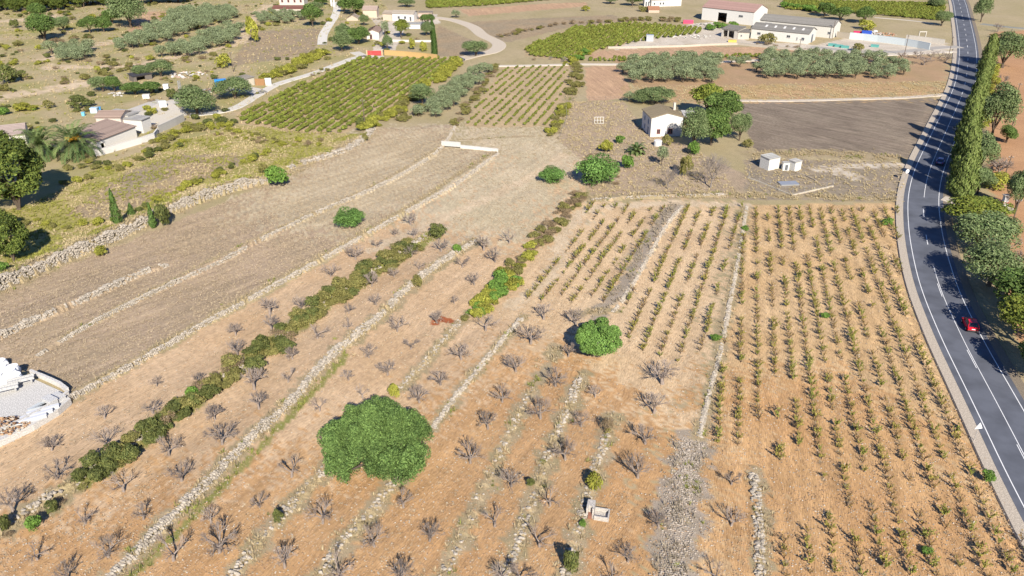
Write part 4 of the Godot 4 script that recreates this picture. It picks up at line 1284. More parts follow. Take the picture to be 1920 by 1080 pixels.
func make_plants():
	big_carob(G(708, 886))
	small_carob(G(1120, 668))
	for q in PLANTS:
		var big := 1.25 if q[0] in ["olive_big", "green_tree", "pine"] else 1.0
		if q[2] > 1295 and q[2] < 1392 and q[3] > 215 and q[3] < 285: big = 1.15
		if q[2] > 1780 and q[3] > 100 and q[4] > 35: big = 1.4
		grow(any(P[q[0]]), q[1], q[2], q[3], q[4] * big, q[5] * big, q[6], q[7])
	make_palm(G(80, 296), 3.4, 6.8, 46, "tall palm with plain green fronds beside the pine", false)
	make_palm(G(146, 296), 3.8, 7.2, 50, "tall palm carrying orange fruit bunches", true)
	make_palm(G(1193, 288), 0.6, 3.2, 34, "low palm in front of the white farmhouse", false)
	# cypress row along the bend of the road
	var cy := [1846, 138, 1843, 152, 1840, 166, 1836, 180, 1831, 195, 1827, 210, 1822, 225, 1818, 241, 1813, 257, 1808, 273, 1805, 290, 1802, 308, 1800, 328, 1799, 348, 1800, 368]
	for k in range(0, cy.size(), 2):
		var s := rng.randf_range(0.8, 1.15)
		place(any(P.cypress), "cypress_tree", G(cy[k], cy[k + 1]), Vector3(s, s * rng.randf_range(0.85, 1.2), s), "broad bushy cypress in the row along the road bend", "cypress", "cypress row along the road")
	hedge([1862, 128, 1860, 160, 1852, 200, 1846, 240], 4.0, 1.5, ["yellow"], 1.6, "yellow green undergrowth bush behind the cypress row", "undergrowth behind the cypresses")
	# the long hedge strip across the almond terraces
	var a := "olive green mastic shrub in the long hedge strip across the almond terraces"
	var b := "shrubs of the long hedge strip"
	hedge([165, 905, 210, 872, 260, 838, 300, 802], 1.0, 2.6, ["dark", "olive_bush", "dark"], 1.25, a, b)
	hedge([310, 792, 350, 762, 400, 725, 440, 700], 1.0, 3.2, ["olive_bush", "dark", "brown"], 1.2, a, b)
	hedge([440, 700, 480, 676, 520, 650, 545, 632], 1.0, 3.4, ["olive_bush", "brown", "dark"], 1.3, a, b)
	hedge([560, 612, 600, 582, 640, 556, 690, 522, 740, 490, 775, 464], 1.0, 3.2, ["olive_bush", "olive_bush", "dark"], 1.3, a, b)
	hedge([20, 1010, 60, 985, 110, 945, 150, 915], 2.2, 2.0, ["olive_bush", "brown"], 0.8, "straggly shrub growing between stones of the overgrown wall", "shrubs on the overgrown wall")
	# hedge between fallow field and vineyard
	a = "shrub in the hedge between the fallow field and the pale vineyard"
	b = "hedge beside the pale vineyard"
	hedge([1088, 366, 1066, 392, 1040, 425, 1012, 452], 1.1, 3.2, ["brown", "brown", "olive_bush"], 1.15, a, b)
	hedge([1016, 452, 990, 478, 965, 505, 950, 522], 1.1, 2.8, ["olive_bush", "yellow", "brown"], 1.1, a, b)
	hedge([958, 522, 936, 548, 910, 572, 885, 590], 0.95, 4.0, ["yellow", "yellow", "bright"], 1.2, "vivid yellow green bush at the lower end of the vineyard hedge", "vivid bushes of the vineyard hedge")
	hedge([878, 598, 866, 602], 1.4, 1.5, ["bright", "olive_bush"], 0.9, "grey green bush closing the lower end of the vineyard hedge", "last bushes of the vineyard hedge")
	# slope above the pale wall
	hedge([262, 404, 320, 372, 345, 360], 2.2, 1.4, ["yellow", "dark"], 1.0, "clipped green hedge bush along the grey stubble", "hedge along the grey stubble")
	hedge([340, 358, 372, 344, 400, 332, 430, 318, 470, 300, 500, 286], 2.2, 2.2, ["yellow", "yellow", "dark"], 1.25, "vivid green bush in the hedge along the grey stubble", "vivid hedge along the grey stubble")
	hedge([130, 318, 170, 308, 220, 318, 260, 302, 300, 284, 345, 270], 2.4, 3.6, ["yellow", "dark", "olive_bush"], 1.15, "yellow green bush below the farmyard wall", "bushes below the farmyard wall")
	hedge([300, 268, 340, 252, 380, 242, 430, 240], 2.4, 4.2, ["yellow", "olive_bush"], 1.3, "olive green bush on the bank beside the farmyard", "bank beside the farmyard")
	hedge([345, 238, 390, 236, 440, 230], 3.2, 2.5, ["olive_bush", "dark"], 1.7, "grey green bush under the round olives", "bushes under the round olives")
	hedge([120, 345, 150, 338, 180, 330], 2.4, 3.0, ["yellow", "olive_bush"], 1.0, "low bush on the weedy slope below the palms", "bushes on the weedy slope")
	hedge([60, 418, 110, 430, 160, 420, 215, 418], 3.0, 3.0, ["yellow", "olive_bush"], 0.9, "low yellow weed bush on the slope above the pale wall", "weed bushes above the pale wall")
	hedge([420, 250, 480, 260, 540, 270, 600, 268], 3.0, 6.0, ["yellow", "olive_bush", "brown"], 0.9, "low yellow bush on the bank below the dense vineyard", "bank below the dense vineyard")
	# between the dense vineyard and the olives
	hedge([690, 246, 712, 228, 740, 212, 770, 190, 790, 176], 2.6, 4.0, ["yellow", "yellow", "olive_bush"], 1.6, "vivid green bush along the edge of the dense vineyard", "bushes along the dense vineyard")
	hedge([800, 162, 830, 146, 850, 126, 858, 116], 2.6, 4.0, ["yellow", "yellow"], 1.7, "bright yellow bush at the upper edge of the dense vineyard", "upper bushes of the dense vineyard")
	hedge([735, 230, 770, 222, 800, 206], 2.6, 4.0, ["brown", "olive_bush"], 1.3, "brownish bush between vineyard and olive strip", "brown bushes by the olive strip")
	hedge([850, 235, 875, 205, 900, 172, 920, 140, 930, 122], 2.8, 2.6, ["olive_bush", "brown"], 1.2, "dry bush along the edge of the young vine rows", "edge of the young vine rows")
	hedge([1030, 255, 1046, 225, 1058, 200], 2.4, 2.6, ["yellow", "olive_bush"], 1.2, "green bush at the fence of the brown plot", "bushes at the plot fence")
	hedge([1072, 178, 1080, 150, 1082, 124], 2.6, 4.2, ["olive_bush", "olive_bush"], 1.35, "dark olive bush in the hedge beside the tilled field", "hedge beside the tilled field")
	# between lane and stubble, upper middle
	hedge([480, 150, 530, 140, 570, 118, 600, 100], 2.6, 6.0, ["yellow", "yellow", "olive_bush"], 1.7, "yellow green bush on the bank above the concrete lane", "bank above the concrete lane")
	hedge([1066, 122, 1090, 108, 1100, 98], 2.4, 4.0, ["bright", "yellow"], 1.4, "bright green bush at the tip of the workshop vineyard", "tip of the workshop vineyard")
	hedge([1330, 56, 1352, 52, 1376, 52], 3.0, 4.0, ["bright"], 1.8, "bright green bush in the workshop yard", "bushes in the workshop yard")
	hedge([940, 70, 1000, 56, 1060, 46, 1140, 42], 4.5, 3.0, ["olive_bush", "brown"], 1.5, "olive brown bush along the edge of the workshop vineyard", "edge of the workshop vineyard")
	hedge([1165, 40, 1220, 38, 1270, 40], 3.5, 6.0, ["olive_bush", "brown"], 1.6, "tall dry weed bush beside the workshop yard", "weed bushes by the workshop")
	# upper hillside
	hedge([0, 170, 40, 160, 100, 155, 160, 150, 200, 142], 6.0, 9.0, ["brown", "olive_bush", "olive_bush"], 1.7, "dry scrub bush on the scrubby hillside", "hillside scrub")
	hedge([0, 88, 60, 84, 110, 78, 170, 72], 6.0, 3.0, ["brown", "olive_bush"], 1.7, "brown scrub bush along the hillside terrace edge", "terrace edge scrub")
	hedge([0, 215, 30, 208, 64, 206], 3.0, 4.0, ["bright", "yellow"], 1.5, "lush green bush behind the low pink roofed building", "lush bushes behind the pink roof")
	hedge([0, 122, 40, 118, 75, 120], 4.0, 7.0, ["yellow", "brown"], 1.2, "orange brown low bush on the hillside plot", "orange brown bushes")
	hill_scrub()
	hedge([200, 120, 260, 130, 320, 120, 400, 105], 6.0, 5.0, ["brown", "olive_bush"], 1.4, "dry bush between the curved olive groves", "scrub between the groves")
	for k in 40:
		var q := W(-80 + k * 7.2 + rng.randf_range(-4, 4), rng.randf_range(10, 27) if k < 28 else rng.randf_range(2, 13))
		place(any(P.bigpine), "pine_tree", q, Vector3.ONE * rng.randf_range(0.8, 1.15), "dark pine in the wood along the top of the hillside", "pine tree", "pine wood on the hillside")
	hedge([1862, 70, 1900, 76, 1940, 80], 5.0, 4.0, ["olive_bush", "brown"], 1.7, "dry bush on the bank beyond the road bend", "bank beyond the bend")
	hedge([1470, 14, 1500, 18, 1530, 24], 4.0, 3.0, ["bright"], 2.2, "leafy green bush behind the pink roofed workshop", "bushes behind the workshop")
	hedge([1420, 84, 1480, 90, 1530, 96], 3.5, 1.5, ["brown"], 1.4, "dry bush along the workshop boundary", "dry bushes along the workshop")
	hedge([1000, 112, 1030, 112, 1060, 116], 5.0, 2.0, ["grey", "brown"], 1.2, "small grey leafless bush beside the cross lane", "grey bushes by the cross lane")
	hedge([1108, 292, 1130, 300, 1160, 345], 4.0, 4.0, ["brown"], 0.7, "dry weed bush in the brown plot", "weeds in the brown plot")

func hill_scrub():
	var bulk := {}
	var n := 0
	for k in 4200:
		var p := Vector2(rng.randf_range(-330, -40), -rng.randf_range(200, 470))
		if not in_any(p, field_polys.straw_scrub): continue
		if noise_b.get_noise_2d(p.x * 0.9, p.y * 0.9) + rng.randf_range(-0.2, 0.2) < 0.06: continue
		if in_any(p, field_polys.vine_soil) or in_any(p, field_polys.grey_stubble) or in_any(p, field_polys.weedy): continue
		n += 1
		if n > 520: break
		var pr: Dictionary = any(P[["brown", "olive_bush", "olive_bush", "dark", "dark", "yellow"][rng.randi() % 6]])
		if not bulk.has(pr.foliage): bulk[pr.foliage] = []
		var s := rng.randf_range(0.6, 1.6)
		bulk[pr.foliage].append(Transform3D(Basis(Vector3.UP, rng.randf() * TAU).scaled(Vector3(s, s * rng.randf_range(0.5, 0.9), s)), Vector3(p.x, 0, p.y)))
	var o := thing("scrub", Vector3.ZERO, "scattered low scrub all over the scrubby hillside", "scrub")
	o.set_meta("kind", "stuff")
	for m in bulk:
		var cc := []
		for q in bulk[m]: cc.append(Color.WHITE * rng.randf_range(0.85, 1.2))
		copies(o, "bushes", m, bulk[m], cc)
# ---------------------------------------------------------------- grass, weeds, clods
func tuft(blades: int, h: float, spread: float, w: float) -> ArrayMesh:
	var mb := MB.new()
	for k in blades:
		var an := rng.randf() * TAU
		var o := Vector3(cos(an), 0, sin(an))
		var b := o * spread * rng.randf() * 0.5
		var t := b + o * spread * rng.randf_range(0.2, 1.0) + Vector3(0, h * rng.randf_range(0.5, 1.0), 0)
		var s := Vector3(-o.z, 0, o.x) * w
		mb.tri(b - s, b + s, t, Color.WHITE * rng.randf_range(0.8, 1.1))
	return mb.mesh(M.straw)
func in_any(p: Vector2, l: Array) -> bool:
	for pg in l:
		if Geometry2D.is_point_in_polygon(p, pg): return true
	return false
func make_small_stuff():
	var tufts := [tuft(16, 0.5, 0.35, 0.035), tuft(20, 0.35, 0.42, 0.04), tuft(12, 0.75, 0.3, 0.03)]
	var xs := [[], [], []]
	var cs := [[], [], []]
	var gx := [[], [], []]
	var gc := [[], [], []]
	for s in STRIPS:
		if not s[0] in ["dry_strip", "green_strip", "grey_strip"]: continue
		var pl := line(s[1], 0.5)
		var nn := sides(pl)
		var r: float = s[2]
		for k in pl.size():
			for m in int(r * 3.2):
				var p := on(pl[k] + nn[k] * rng.randfn(0, 0.55) * r + Vector3(rng.randf_range(-.3, .3), 0, rng.randf_range(-.3, .3)))
				if noise_b.get_noise_2d(p.x * 4, p.z * 4) < -0.15: continue
				var z := rng.randf_range(0.5, 1.3)
				var xf := Transform3D(Basis(Vector3.UP, rng.randf() * TAU).scaled(Vector3(z, z * rng.randf_range(0.7, 1.2), z)), p)
				var q := rng.randi() % 3
				if s[0] == "green_strip" or noise_a.get_noise_2d(p.x * 2, p.z * 2) > 0.33:
					gx[q].append(xf); gc[q].append(Color(.20, .21, .055) * rng.randf_range(0.8, 1.3))
				else:
					xs[q].append(xf)
					var t := rng.randf_range(0.75, 1.15)
					cs[q].append(Color(.42 * t, .34 * t, .21 * t) if s[0] == "dry_strip" else Color(.33 * t, .28 * t, .21 * t))
	# weedy slope and scrub
	for f in [["weedy", 17000, -130.0, 0.0, 100.0, 260.0], ["straw_scrub", 9000, -330.0, -60.0, 190.0, 480.0], ["straw", 30000, -115.0, 0.0, 85.0, 215.0], ["grey_plot", 1000, 40.0, 95.0, 155.0, 195.0], ["brown_plot", 3000, 8.0, 50.0, 155.0, 250.0], ["straw_red", 2500, 30.0, 190.0, 230.0, 280.0], ["orchard", 5000, -70.0, 25.0, 56.0, 150.0], ["fallow", 5000, -12.0, 25.0, 120.0, 225.0]]:
		var n := 0
		for k in int(f[1]) * 3:
			var p := Vector2(rng.randf_range(f[2], f[3]), -rng.randf_range(f[4], f[5]))
			if not in_any(p, field_polys[f[0]]): continue
			n += 1
			if n > f[1]: break
			var q := rng.randi() % 3
			var z := rng.randf_range(0.5, 1.2) * (1.5 if f[0] == "straw_scrub" else 1.0)
			if f[0] in ["straw", "orchard", "fallow"]: z *= 0.5
			var xf := Transform3D(Basis(Vector3.UP, rng.randf() * TAU).scaled(Vector3(z * 1.3, z * 0.8, z * 1.3)), Vector3(p.x, terr(p.x, p.y), p.y))
			var green := noise_b.get_noise_2d(p.x * 1.6, p.y * 1.6) + rng.randf_range(-0.15, 0.15)
			if (f[0] == "weedy" and green > -0.05) or (f[0] == "straw_scrub" and green > 0.22):
				gx[q].append(xf); gc[q].append(Color(.25, .25, .055) * rng.randf_range(0.75, 1.25))
			else:
				xs[q].append(xf)
				var t := rng.randf_range(0.8, 1.15)
				cs[q].append(Color(.43 * t, .345 * t, .24 * t) if f[0] in ["straw", "orchard", "fallow"] else Color(.46 * t, .375 * t, .22 * t))
	for p in row_weeds:
		var q := rng.randi() % 3
		var z := rng.randf_range(0.3, 0.75)
		var t := rng.randf_range(0.7, 1.1)
		xs[q].append(Transform3D(Basis(Vector3.UP, rng.randf() * TAU).scaled(Vector3(z * 1.3, z * 0.7, z * 1.3)), on(p)))
		cs[q].append(Color(.36 * t, .29 * t, .20 * t))
	var root := thing("dry_grass", Vector3.ZERO, "dry straw coloured grass along walls and over the slopes", "grass")
	root.set_meta("kind", "stuff")
	for q in 3: copies(root, "grass_tufts", tufts[q], xs[q], cs[q])
	root = thing("green_weeds", Vector3.ZERO, "green and yellow weeds growing on the banks", "weeds")
	root.set_meta("kind", "stuff")
	for q in 3:
		if gx[q].size(): copies(root, "weed_tufts", tufts[q], gx[q], gc[q])
	# clods and pebbles on the bare soil
	var xf := [[], [], []]
	var cc := [[], [], []]
	for f in [["orchard", 26000, -70.0, 25.0, 56.0, 150.0], ["orchard_red", 20000, -55.0, 30.0, 54.0, 90.0], ["vineyard", 14000, 20.0, 80.0, 56.0, 158.0], ["vineyard_red", 16000, 18.0, 62.0, 54.0, 100.0], ["vineyard_pale", 8000, -5.0, 50.0, 80.0, 158.0]]:
		var n := 0
		for k in int(f[1]) * 4:
			var d := lerpf(f[4], f[5], pow(rng.randf(), 1.3))
			var p := Vector2(rng.randf_range(f[2], f[3]), -d)
			if not in_any(p, field_polys[f[0]]): continue
			n += 1
			if n > f[1]: break
			var s := 0.05 + 0.13 * pow(rng.randf(), 3.0)
			var b := Basis.from_euler(Vector3(rng.randf(), rng.randf() * TAU, rng.randf())).scaled(Vector3(s * 1.2, s * 0.8, s))
			var t := rng.randf_range(0.75, 1.25)
			var q := rng.randi() % 3
			xf[q].append(Transform3D(b, Vector3(p.x, terr(p.x, p.y) + s * 0.2, p.y)))
			cc[q].append(Color(.46 * t, .31 * t, .19 * t) if rng.randf() < 0.8 else Color(.55, .50, .43) * t)
	root = thing("soil_clods", Vector3.ZERO, "clods and pebbles lying on the bare orange soil", "clods")
	root.set_meta("kind", "stuff")
	for q in 3: copies(root, "clods", shared.rocks[q], xf[q], cc[q])

# ---------------------------------------------------------------- buildings and objects
const WHITE := Color(.76, .74, .70)
func frame_at(a: Vector3, b: Vector3) -> Transform3D:
	var u := b - a
	u.y = 0
	return Transform3D(Basis(Vector3.UP, atan2(-u.z, u.x)), on(a))
func window_on(o: Node3D, face: Transform3D, x: float, y: float, w: float, h: float, fcol: Color, pane: Color, called := "window"):
	# face: local x along the wall, y up, z outwards
	var fr := MB.new()
	var t := 0.1
	fr.bx(x - w / 2, y, 0.0, x - w / 2 + t, y + h, 0.07, fcol)
	fr.bx(x + w / 2 - t, y, 0.0, x + w / 2, y + h, 0.07, fcol)
	fr.bx(x - w / 2 + t, y, 0.0, x + w / 2 - t, y + t, 0.07, fcol)
	fr.bx(x - w / 2 + t, y + h - t, 0.0, x + w / 2 - t, y + h, 0.07, fcol)
	fr.bx(x - 0.04, y + t, 0.0, x + 0.04, y + h - t, 0.06, fcol)
	var n := part(o, called, fr.mesh(M.plain))
	n.transform = face
	var gl := MB.new()
	gl.bx(x - w / 2 + t, y + t, 0.0, x + w / 2 - t, y + h - t, 0.03, pane)
	part(n, "pane", gl.mesh(M.dark_glass))
	if called == "window":
		var si := MB.new()
		si.bx(x - w / 2 - 0.08, y - 0.1, 0.0, x + w / 2 + 0.08, y - 0.005, 0.14, WHITE)
		part(n, "sill", si.mesh(M.plaster))
# p0 and p1: foot of the front wall in pixels, left to right. roof: "gable" along the front, "cross" across it, "shed", "flat"
func building(called: String, label: String, p0: Vector2, p1: Vector2, depth: float, eave: float, ridge: float, roof: String, wcol: Color, rcol: Color, openings := [], windows := [], over := 0.3) -> Node3D:
	var a := G(p0.x, p0.y)
	var b := G(p1.x, p1.y)
	var o := thing(called, a, label, "building")
	o.transform = frame_at(a, b)
	var L := Vector2(a.x, a.z).distance_to(Vector2(b.x, b.z))
	var D := depth
	var th := 0.25
	var mb := MB.new()
	var x := 0.0
	for q in openings:
		mb.bx(x, -0.3, -th, q[0], eave, 0, wcol)
		mb.bx(q[0], q[2], -th, q[1], eave, 0, wcol)
		x = q[1]
	mb.bx(x, -0.3, -th, L, eave, 0, wcol)
	mb.bx(0, -0.3, -D, L, eave, -D + th, wcol)
	mb.bx(0, -0.3, -D + th, th, eave, -th, wcol)
	mb.bx(L - th, -0.3, -D + th, L, eave, -th, wcol)
	if roof == "gable":
		for q in [[0.0, th], [L - th, L]]:
			for s in 2:
				mb.tri(Vector3(q[s], eave, 0), Vector3(q[s], eave, -D), Vector3(q[s], ridge, -D / 2), wcol)
	elif roof == "cross":
		for q in [[0.0, -th], [-D + th, -D]]:
			for s in 2:
				mb.tri(Vector3(0, eave, q[s]), Vector3(L, eave, q[s]), Vector3(L / 2, ridge, q[s]), wcol)
	elif roof == "shed":
		for q in [0.0, th, L - th, L]:
			mb.tri(Vector3(q, eave, 0), Vector3(q, eave, -D), Vector3(q, ridge, -D), wcol)
		mb.quad(Vector3(0, eave, -D), Vector3(L, eave, -D), Vector3(L, ridge, -D), Vector3(0, ridge, -D), wcol)
	part(o, "wall", mb.mesh(M.plaster))
	var rf := MB.new()
	var planes := []
	match roof:
		"gable":
			var k := (ridge - eave) / (D / 2)
			planes = [[Vector3(-over, eave - k * over, over), Vector3(L + over, eave - k * over, over), Vector3(L + over, ridge, -D / 2), Vector3(-over, ridge, -D / 2)],
				[Vector3(-over, eave - k * over, -D - over), Vector3(L + over, eave - k * over, -D - over), Vector3(L + over, ridge, -D / 2), Vector3(-over, ridge, -D / 2)]]
		"cross":
			var k := (ridge - eave) / (L / 2)
			planes = [[Vector3(-over, eave - k * over, over), Vector3(L / 2, ridge, over), Vector3(L / 2, ridge, -D - over), Vector3(-over, eave - k * over, -D - over)],
				[Vector3(L + over, eave - k * over, over), Vector3(L / 2, ridge, over), Vector3(L / 2, ridge, -D - over), Vector3(L + over, eave - k * over, -D - over)]]
		"shed":
			planes = [[Vector3(-over, eave, over), Vector3(L + over, eave, over), Vector3(L + over, ridge, -D - over), Vector3(-over, ridge, -D - over)]]
		"flat":
			planes = [[Vector3(-over, eave, over), Vector3(L + over, eave, over), Vector3(L + over, eave + 0.02, -D - over), Vector3(-over, eave + 0.02, -D - over)]]
	for p in planes:
		var up := Vector3(0, 0.16, 0)
		var lo := Vector3(0, 0.012, 0)
		for k in 4:
			var m := (k + 1) % 4
			rf.quad(p[k] + lo, p[m] + lo, p[m] + up, p[k] + up, rcol * 0.85)
		rf.quad(p[0] + lo, p[1] + lo, p[2] + lo, p[3] + lo, rcol * 0.85)
		# the covering in courses, each one overlapping the next like tiles or sheets
		var n := clampi(int((p[3] - p[0]).length() / 0.7), 2, 26)
		for k in n:
			var a0: Vector3 = p[0].lerp(p[3], float(k) / n)
			var b0: Vector3 = p[1].lerp(p[2], float(k) / n)
			var a1: Vector3 = p[0].lerp(p[3], float(k + 1) / n)
			var b1: Vector3 = p[1].lerp(p[2], float(k + 1) / n)
			rf.quad(a0 + up * 1.35, b0 + up * 1.35, b1 + up, a1 + up, rcol * rng.randf_range(0.9, 1.1))
	part(o, "roof", rf.mesh(M.tile))
	for w in windows:      # face, place along it, sill height, width, height, frame colour, kind
		var f := Transform3D()
		match int(w[0]):
			1: f = Transform3D(Basis(Vector3.UP, PI / 2), Vector3(L, 0, 0))
			3: f = Transform3D(Basis(Vector3.UP, -PI / 2), Vector3(0, 0, -D))
		var fl := L if w[0] == 0 else D
		window_on(o, f, w[1] * fl, w[2], w[3], w[4], w[5], Color(.035, .04, .05), w[6] if w.size() > 6 else "window")
	return o
func wall_run(called: String, label: String, px: Array, h: float, th: float, col: Color, panel := 3.0, cap := true) -> Node3D:
	var pl := line(px, panel)
	var o := thing(called, on(pl[0]), label, "wall")
	for k in pl.size() - 1:
		var a := on(pl[k])
		var b := on(pl[k + 1])
		var t := frame_at(a, b)
		var L := Vector2(a.x, a.z).distance_to(Vector2(b.x, b.z))
		var mb := MB.new()
		mb.bx(0, -0.4, -th / 2, L, h, th / 2, col * rng.randf_range(0.93, 1.05))
		if cap: mb.bx(0, h, -th / 2 - 0.04, L, h + 0.07, th / 2 + 0.04, col)
		var p := part(o, "wall_panel", mb.mesh(M.plaster))
		p.transform = Transform3D(t.basis, a - o.position)
	return o
func post_mesh(h: float, r: float, col: Color) -> ArrayMesh:
	var mb := MB.new()
	mb.tube(Vector3(0, -0.3, 0), Vector3(0, h, 0), r, r * 0.7, 8, col, true)
	return mb.mesh(M.bark)
func pole(px: float, py: float, h: float, lean: float, label: String):
	var o := thing("utility_pole", G(px, py), label, "pole")
	o.rotation.z = lean
	part(o, "post", post_mesh(h, 0.14, Color(.20, .16, .13)))
	var mb := MB.new()
	mb.bx(-0.6, h - 0.5, -0.06, 0.6, h - 0.38, 0.06, Color(.2, .17, .15))
	var ca := part(o, "crossarm", mb.mesh(M.bark))
	for s in [-0.5, 0.0, 0.5]:
		var ib := MB.new()
		ib.tube(Vector3(s, h - 0.38, 0), Vector3(s, h - 0.16, 0), 0.05, 0.06, 6, Color(.5, .5, .48), true)
		part(ca, "insulator", ib.mesh(M.paint))
func mast(px: float, py: float, h: float):
	var o := thing("lattice_mast", G(px, py), "grey lattice mast rising among the olive trees", "mast")
	var g := Color(.45, .46, .47)
	for s in [[-1, -1], [1, -1], [1, 1], [-1, 1]]:
		var mb := MB.new()
		mb.tube(Vector3(s[0] * 0.45, -0.2, s[1] * 0.45), Vector3(s[0] * 0.28, h, s[1] * 0.28), 0.06, 0.05, 5, g)
		part(o, "leg", mb.mesh(M.metal))
	var br := MB.new()
	var n := int(h / 0.8)
	for k in n:
		var w0 := lerpf(0.45, 0.28, float(k) / n)
		var w1 := lerpf(0.45, 0.28, float(k + 1) / n)
		var y0 := h * k / n
		var y1 := h * (k + 1) / n
		for s in [[-1, -1, 1, -1], [1, -1, 1, 1], [1, 1, -1, 1], [-1, 1, -1, -1]]:
			br.tube(Vector3(s[0] * w0, y0, s[1] * w0), Vector3(s[2] * w1, y1, s[3] * w1), 0.035, 0.035, 4, g)
			br.tube(Vector3(s[0] * w1, y1, s[1] * w1), Vector3(s[2] * w1, y1, s[3] * w1), 0.035, 0.035, 4, g)
	part(o, "bracing", br.mesh(M.metal))
func road_sign(px: float, py: float, shape: String, label: String, turn: float):
	var o := thing("road_sign", G(px, py), label, "road sign")
	o.rotation.y = turn
	var mb := MB.new()
	mb.tube(Vector3(0, -0.2, 0), Vector3(0, 2.5, 0), 0.045, 0.045, 6, Color(.5, .5, .5), true)
	part(o, "post", mb.mesh(M.metal))
	var pl := MB.new()
	var n := 3 if shape == "triangle" else 20
	var r := 0.62 if n == 3 else 0.5
	var c := Vector3(0, 2.2, 0.06)
	for k in n:
		var a := c + Vector3(sin(TAU * k / n), cos(TAU * k / n), 0) * r
		var b := c + Vector3(sin(TAU * (k + 1) / n), cos(TAU * (k + 1) / n), 0) * r
		pl.tri(c, a, b, Color(.72, .73, .74))
		pl.tri(c + Vector3(0, 0, 0.03), a + Vector3(0, 0, 0.03), b + Vector3(0, 0, 0.03), Color(.72, .73, .74))
		pl.quad(a, b, b + Vector3(0, 0, 0.03), a + Vector3(0, 0, 0.03), Color(.6, .6, .6))
	part(o, "plate", pl.mesh(M.paint))
func car(at: Vector3, turn: float, col: Color, label: String, called := "car"):
	var o := thing(called, at, label, "car")
	o.rotation.y = turn      # local +x is forward
	# body side profile (x, y), swept across with tumblehome
	var low := [[-1.98, 0.32], [-2.02, 0.62], [-1.96, 0.92], [-1.6, 0.98], [-0.6, 0.97], [0.75, 0.94], [1.5, 0.84], [1.93, 0.68], [2.0, 0.42], [1.9, 0.25], [-1.85, 0.22]]
	var mb := MB.new()
	var wd := 0.87
	for s in [-1, 1]:
		for k in low.size():
			var m := (k + 1) % low.size()
			var c := Vector3(0, 0.55, s * wd)
			mb.tri(c, Vector3(low[k][0], low[k][1], s * (wd - (0.1 if absf(low[k][0]) > 1.8 else 0.0))), Vector3(low[m][0], low[m][1], s * (wd - (0.1 if absf(low[m][0]) > 1.8 else 0.0))), col)
	for k in low.size():
		var m := (k + 1) % low.size()
		var w0 := wd - (0.1 if absf(low[k][0]) > 1.8 else 0.0)
		var w1 := wd - (0.1 if absf(low[m][0]) > 1.8 else 0.0)
		mb.quad(Vector3(low[k][0], low[k][1], -w0), Vector3(low[m][0], low[m][1], -w1), Vector3(low[m][0], low[m][1], w1), Vector3(low[k][0], low[k][1], w0), col)
	part(o, "body", mb.mesh(M.paint))
	# roof with pillars
	var rf := MB.new()
	var R := [Vector3(-1.25, 1.44, -0.58), Vector3(0.15, 1.46, -0.60), Vector3(0.15, 1.46, 0.60), Vector3(-1.25, 1.44, 0.58)]
	var mid := Vector3(-0.55, 1.5, 0)
	for k in 4: rf.tri(mid, R[k], R[(k + 1) % 4], col)
	for k in 4:
		var foot: Vector3 = [Vector3(-1.85, 0.97, -0.78), Vector3(0.95, 0.93, -0.80), Vector3(0.95, 0.93, 0.80), Vector3(-1.85, 0.97, 0.78)][k]
		rf.tube(foot, R[k], 0.05, 0.05, 4, col)
	part(o, "roof", rf.mesh(M.paint))
	var B := [Vector3(-1.85, 0.97, -0.78), Vector3(0.95, 0.93, -0.80), Vector3(0.95, 0.93, 0.80), Vector3(-1.85, 0.97, 0.78)]
	var gc := Color(.02, .022, .026)
	var nm := ["side_window", "windscreen", "side_window", "rear_window"]
	for k in 4:
		var m := (k + 1) % 4
		var g := MB.new()
		g.quad(B[k] * Vector3(0.98, 1, 0.98), B[m] * Vector3(0.98, 1, 0.98), R[m] * Vector3(0.99, 0.995, 0.98), R[k] * Vector3(0.99, 0.995, 0.98), gc)
		part(o, nm[k], g.mesh(M.dark_glass))
	for s in [[-1.25, -1], [-1.25, 1], [1.22, -1], [1.22, 1]]:
		var w := MB.new()
		w.tube(Vector3(s[0], 0.31, s[1] * 0.68), Vector3(s[0], 0.31, s[1] * 0.89), 0.31, 0.31, 16, Color(.02, .02, .02), true)
		var wn := part(o, "wheel", w.mesh(M.plain))
		var ri := MB.new()
		ri.tube(Vector3(s[0], 0.31, s[1] * 0.80), Vector3(s[0], 0.31, s[1] * 0.90), 0.19, 0.17, 12, Color(.45, .45, .47), true)
		part(wn, "rim", ri.mesh(M.metal))
	for s in [-1, 1]:
		var l := MB.new()
		l.bx(-2.03, 0.66, s * 0.5, -1.95, 0.84, s * 0.76, Color(.45, .02, .02))
		part(o, "tail_light", l.mesh(M.paint))
		var h := MB.new()
		h.bx(1.86, 0.56, s * 0.46, 1.97, 0.70, s * 0.74, Color(.75, .76, .78))
		part(o, "headlight", h.mesh(M.paint))
		var mi := MB.new()
		mi.bx(0.62, 0.95, s * 0.86, 0.82, 1.08, s * 1.02, col)
		part(o, "mirror", mi.mesh(M.paint))
	var np := MB.new()
	np.bx(-2.045, 0.62, -0.27, -2.02, 0.75, 0.27, Color(.75, .75, .75))
	part(o, "number_plate", np.mesh(M.paint))
	var bp := MB.new()
	bp.bx(-2.06, 0.34, -0.74, -1.9, 0.5, 0.74, Color(.06, .06, .06))
	part(o, "bumper", bp.mesh(M.plain))
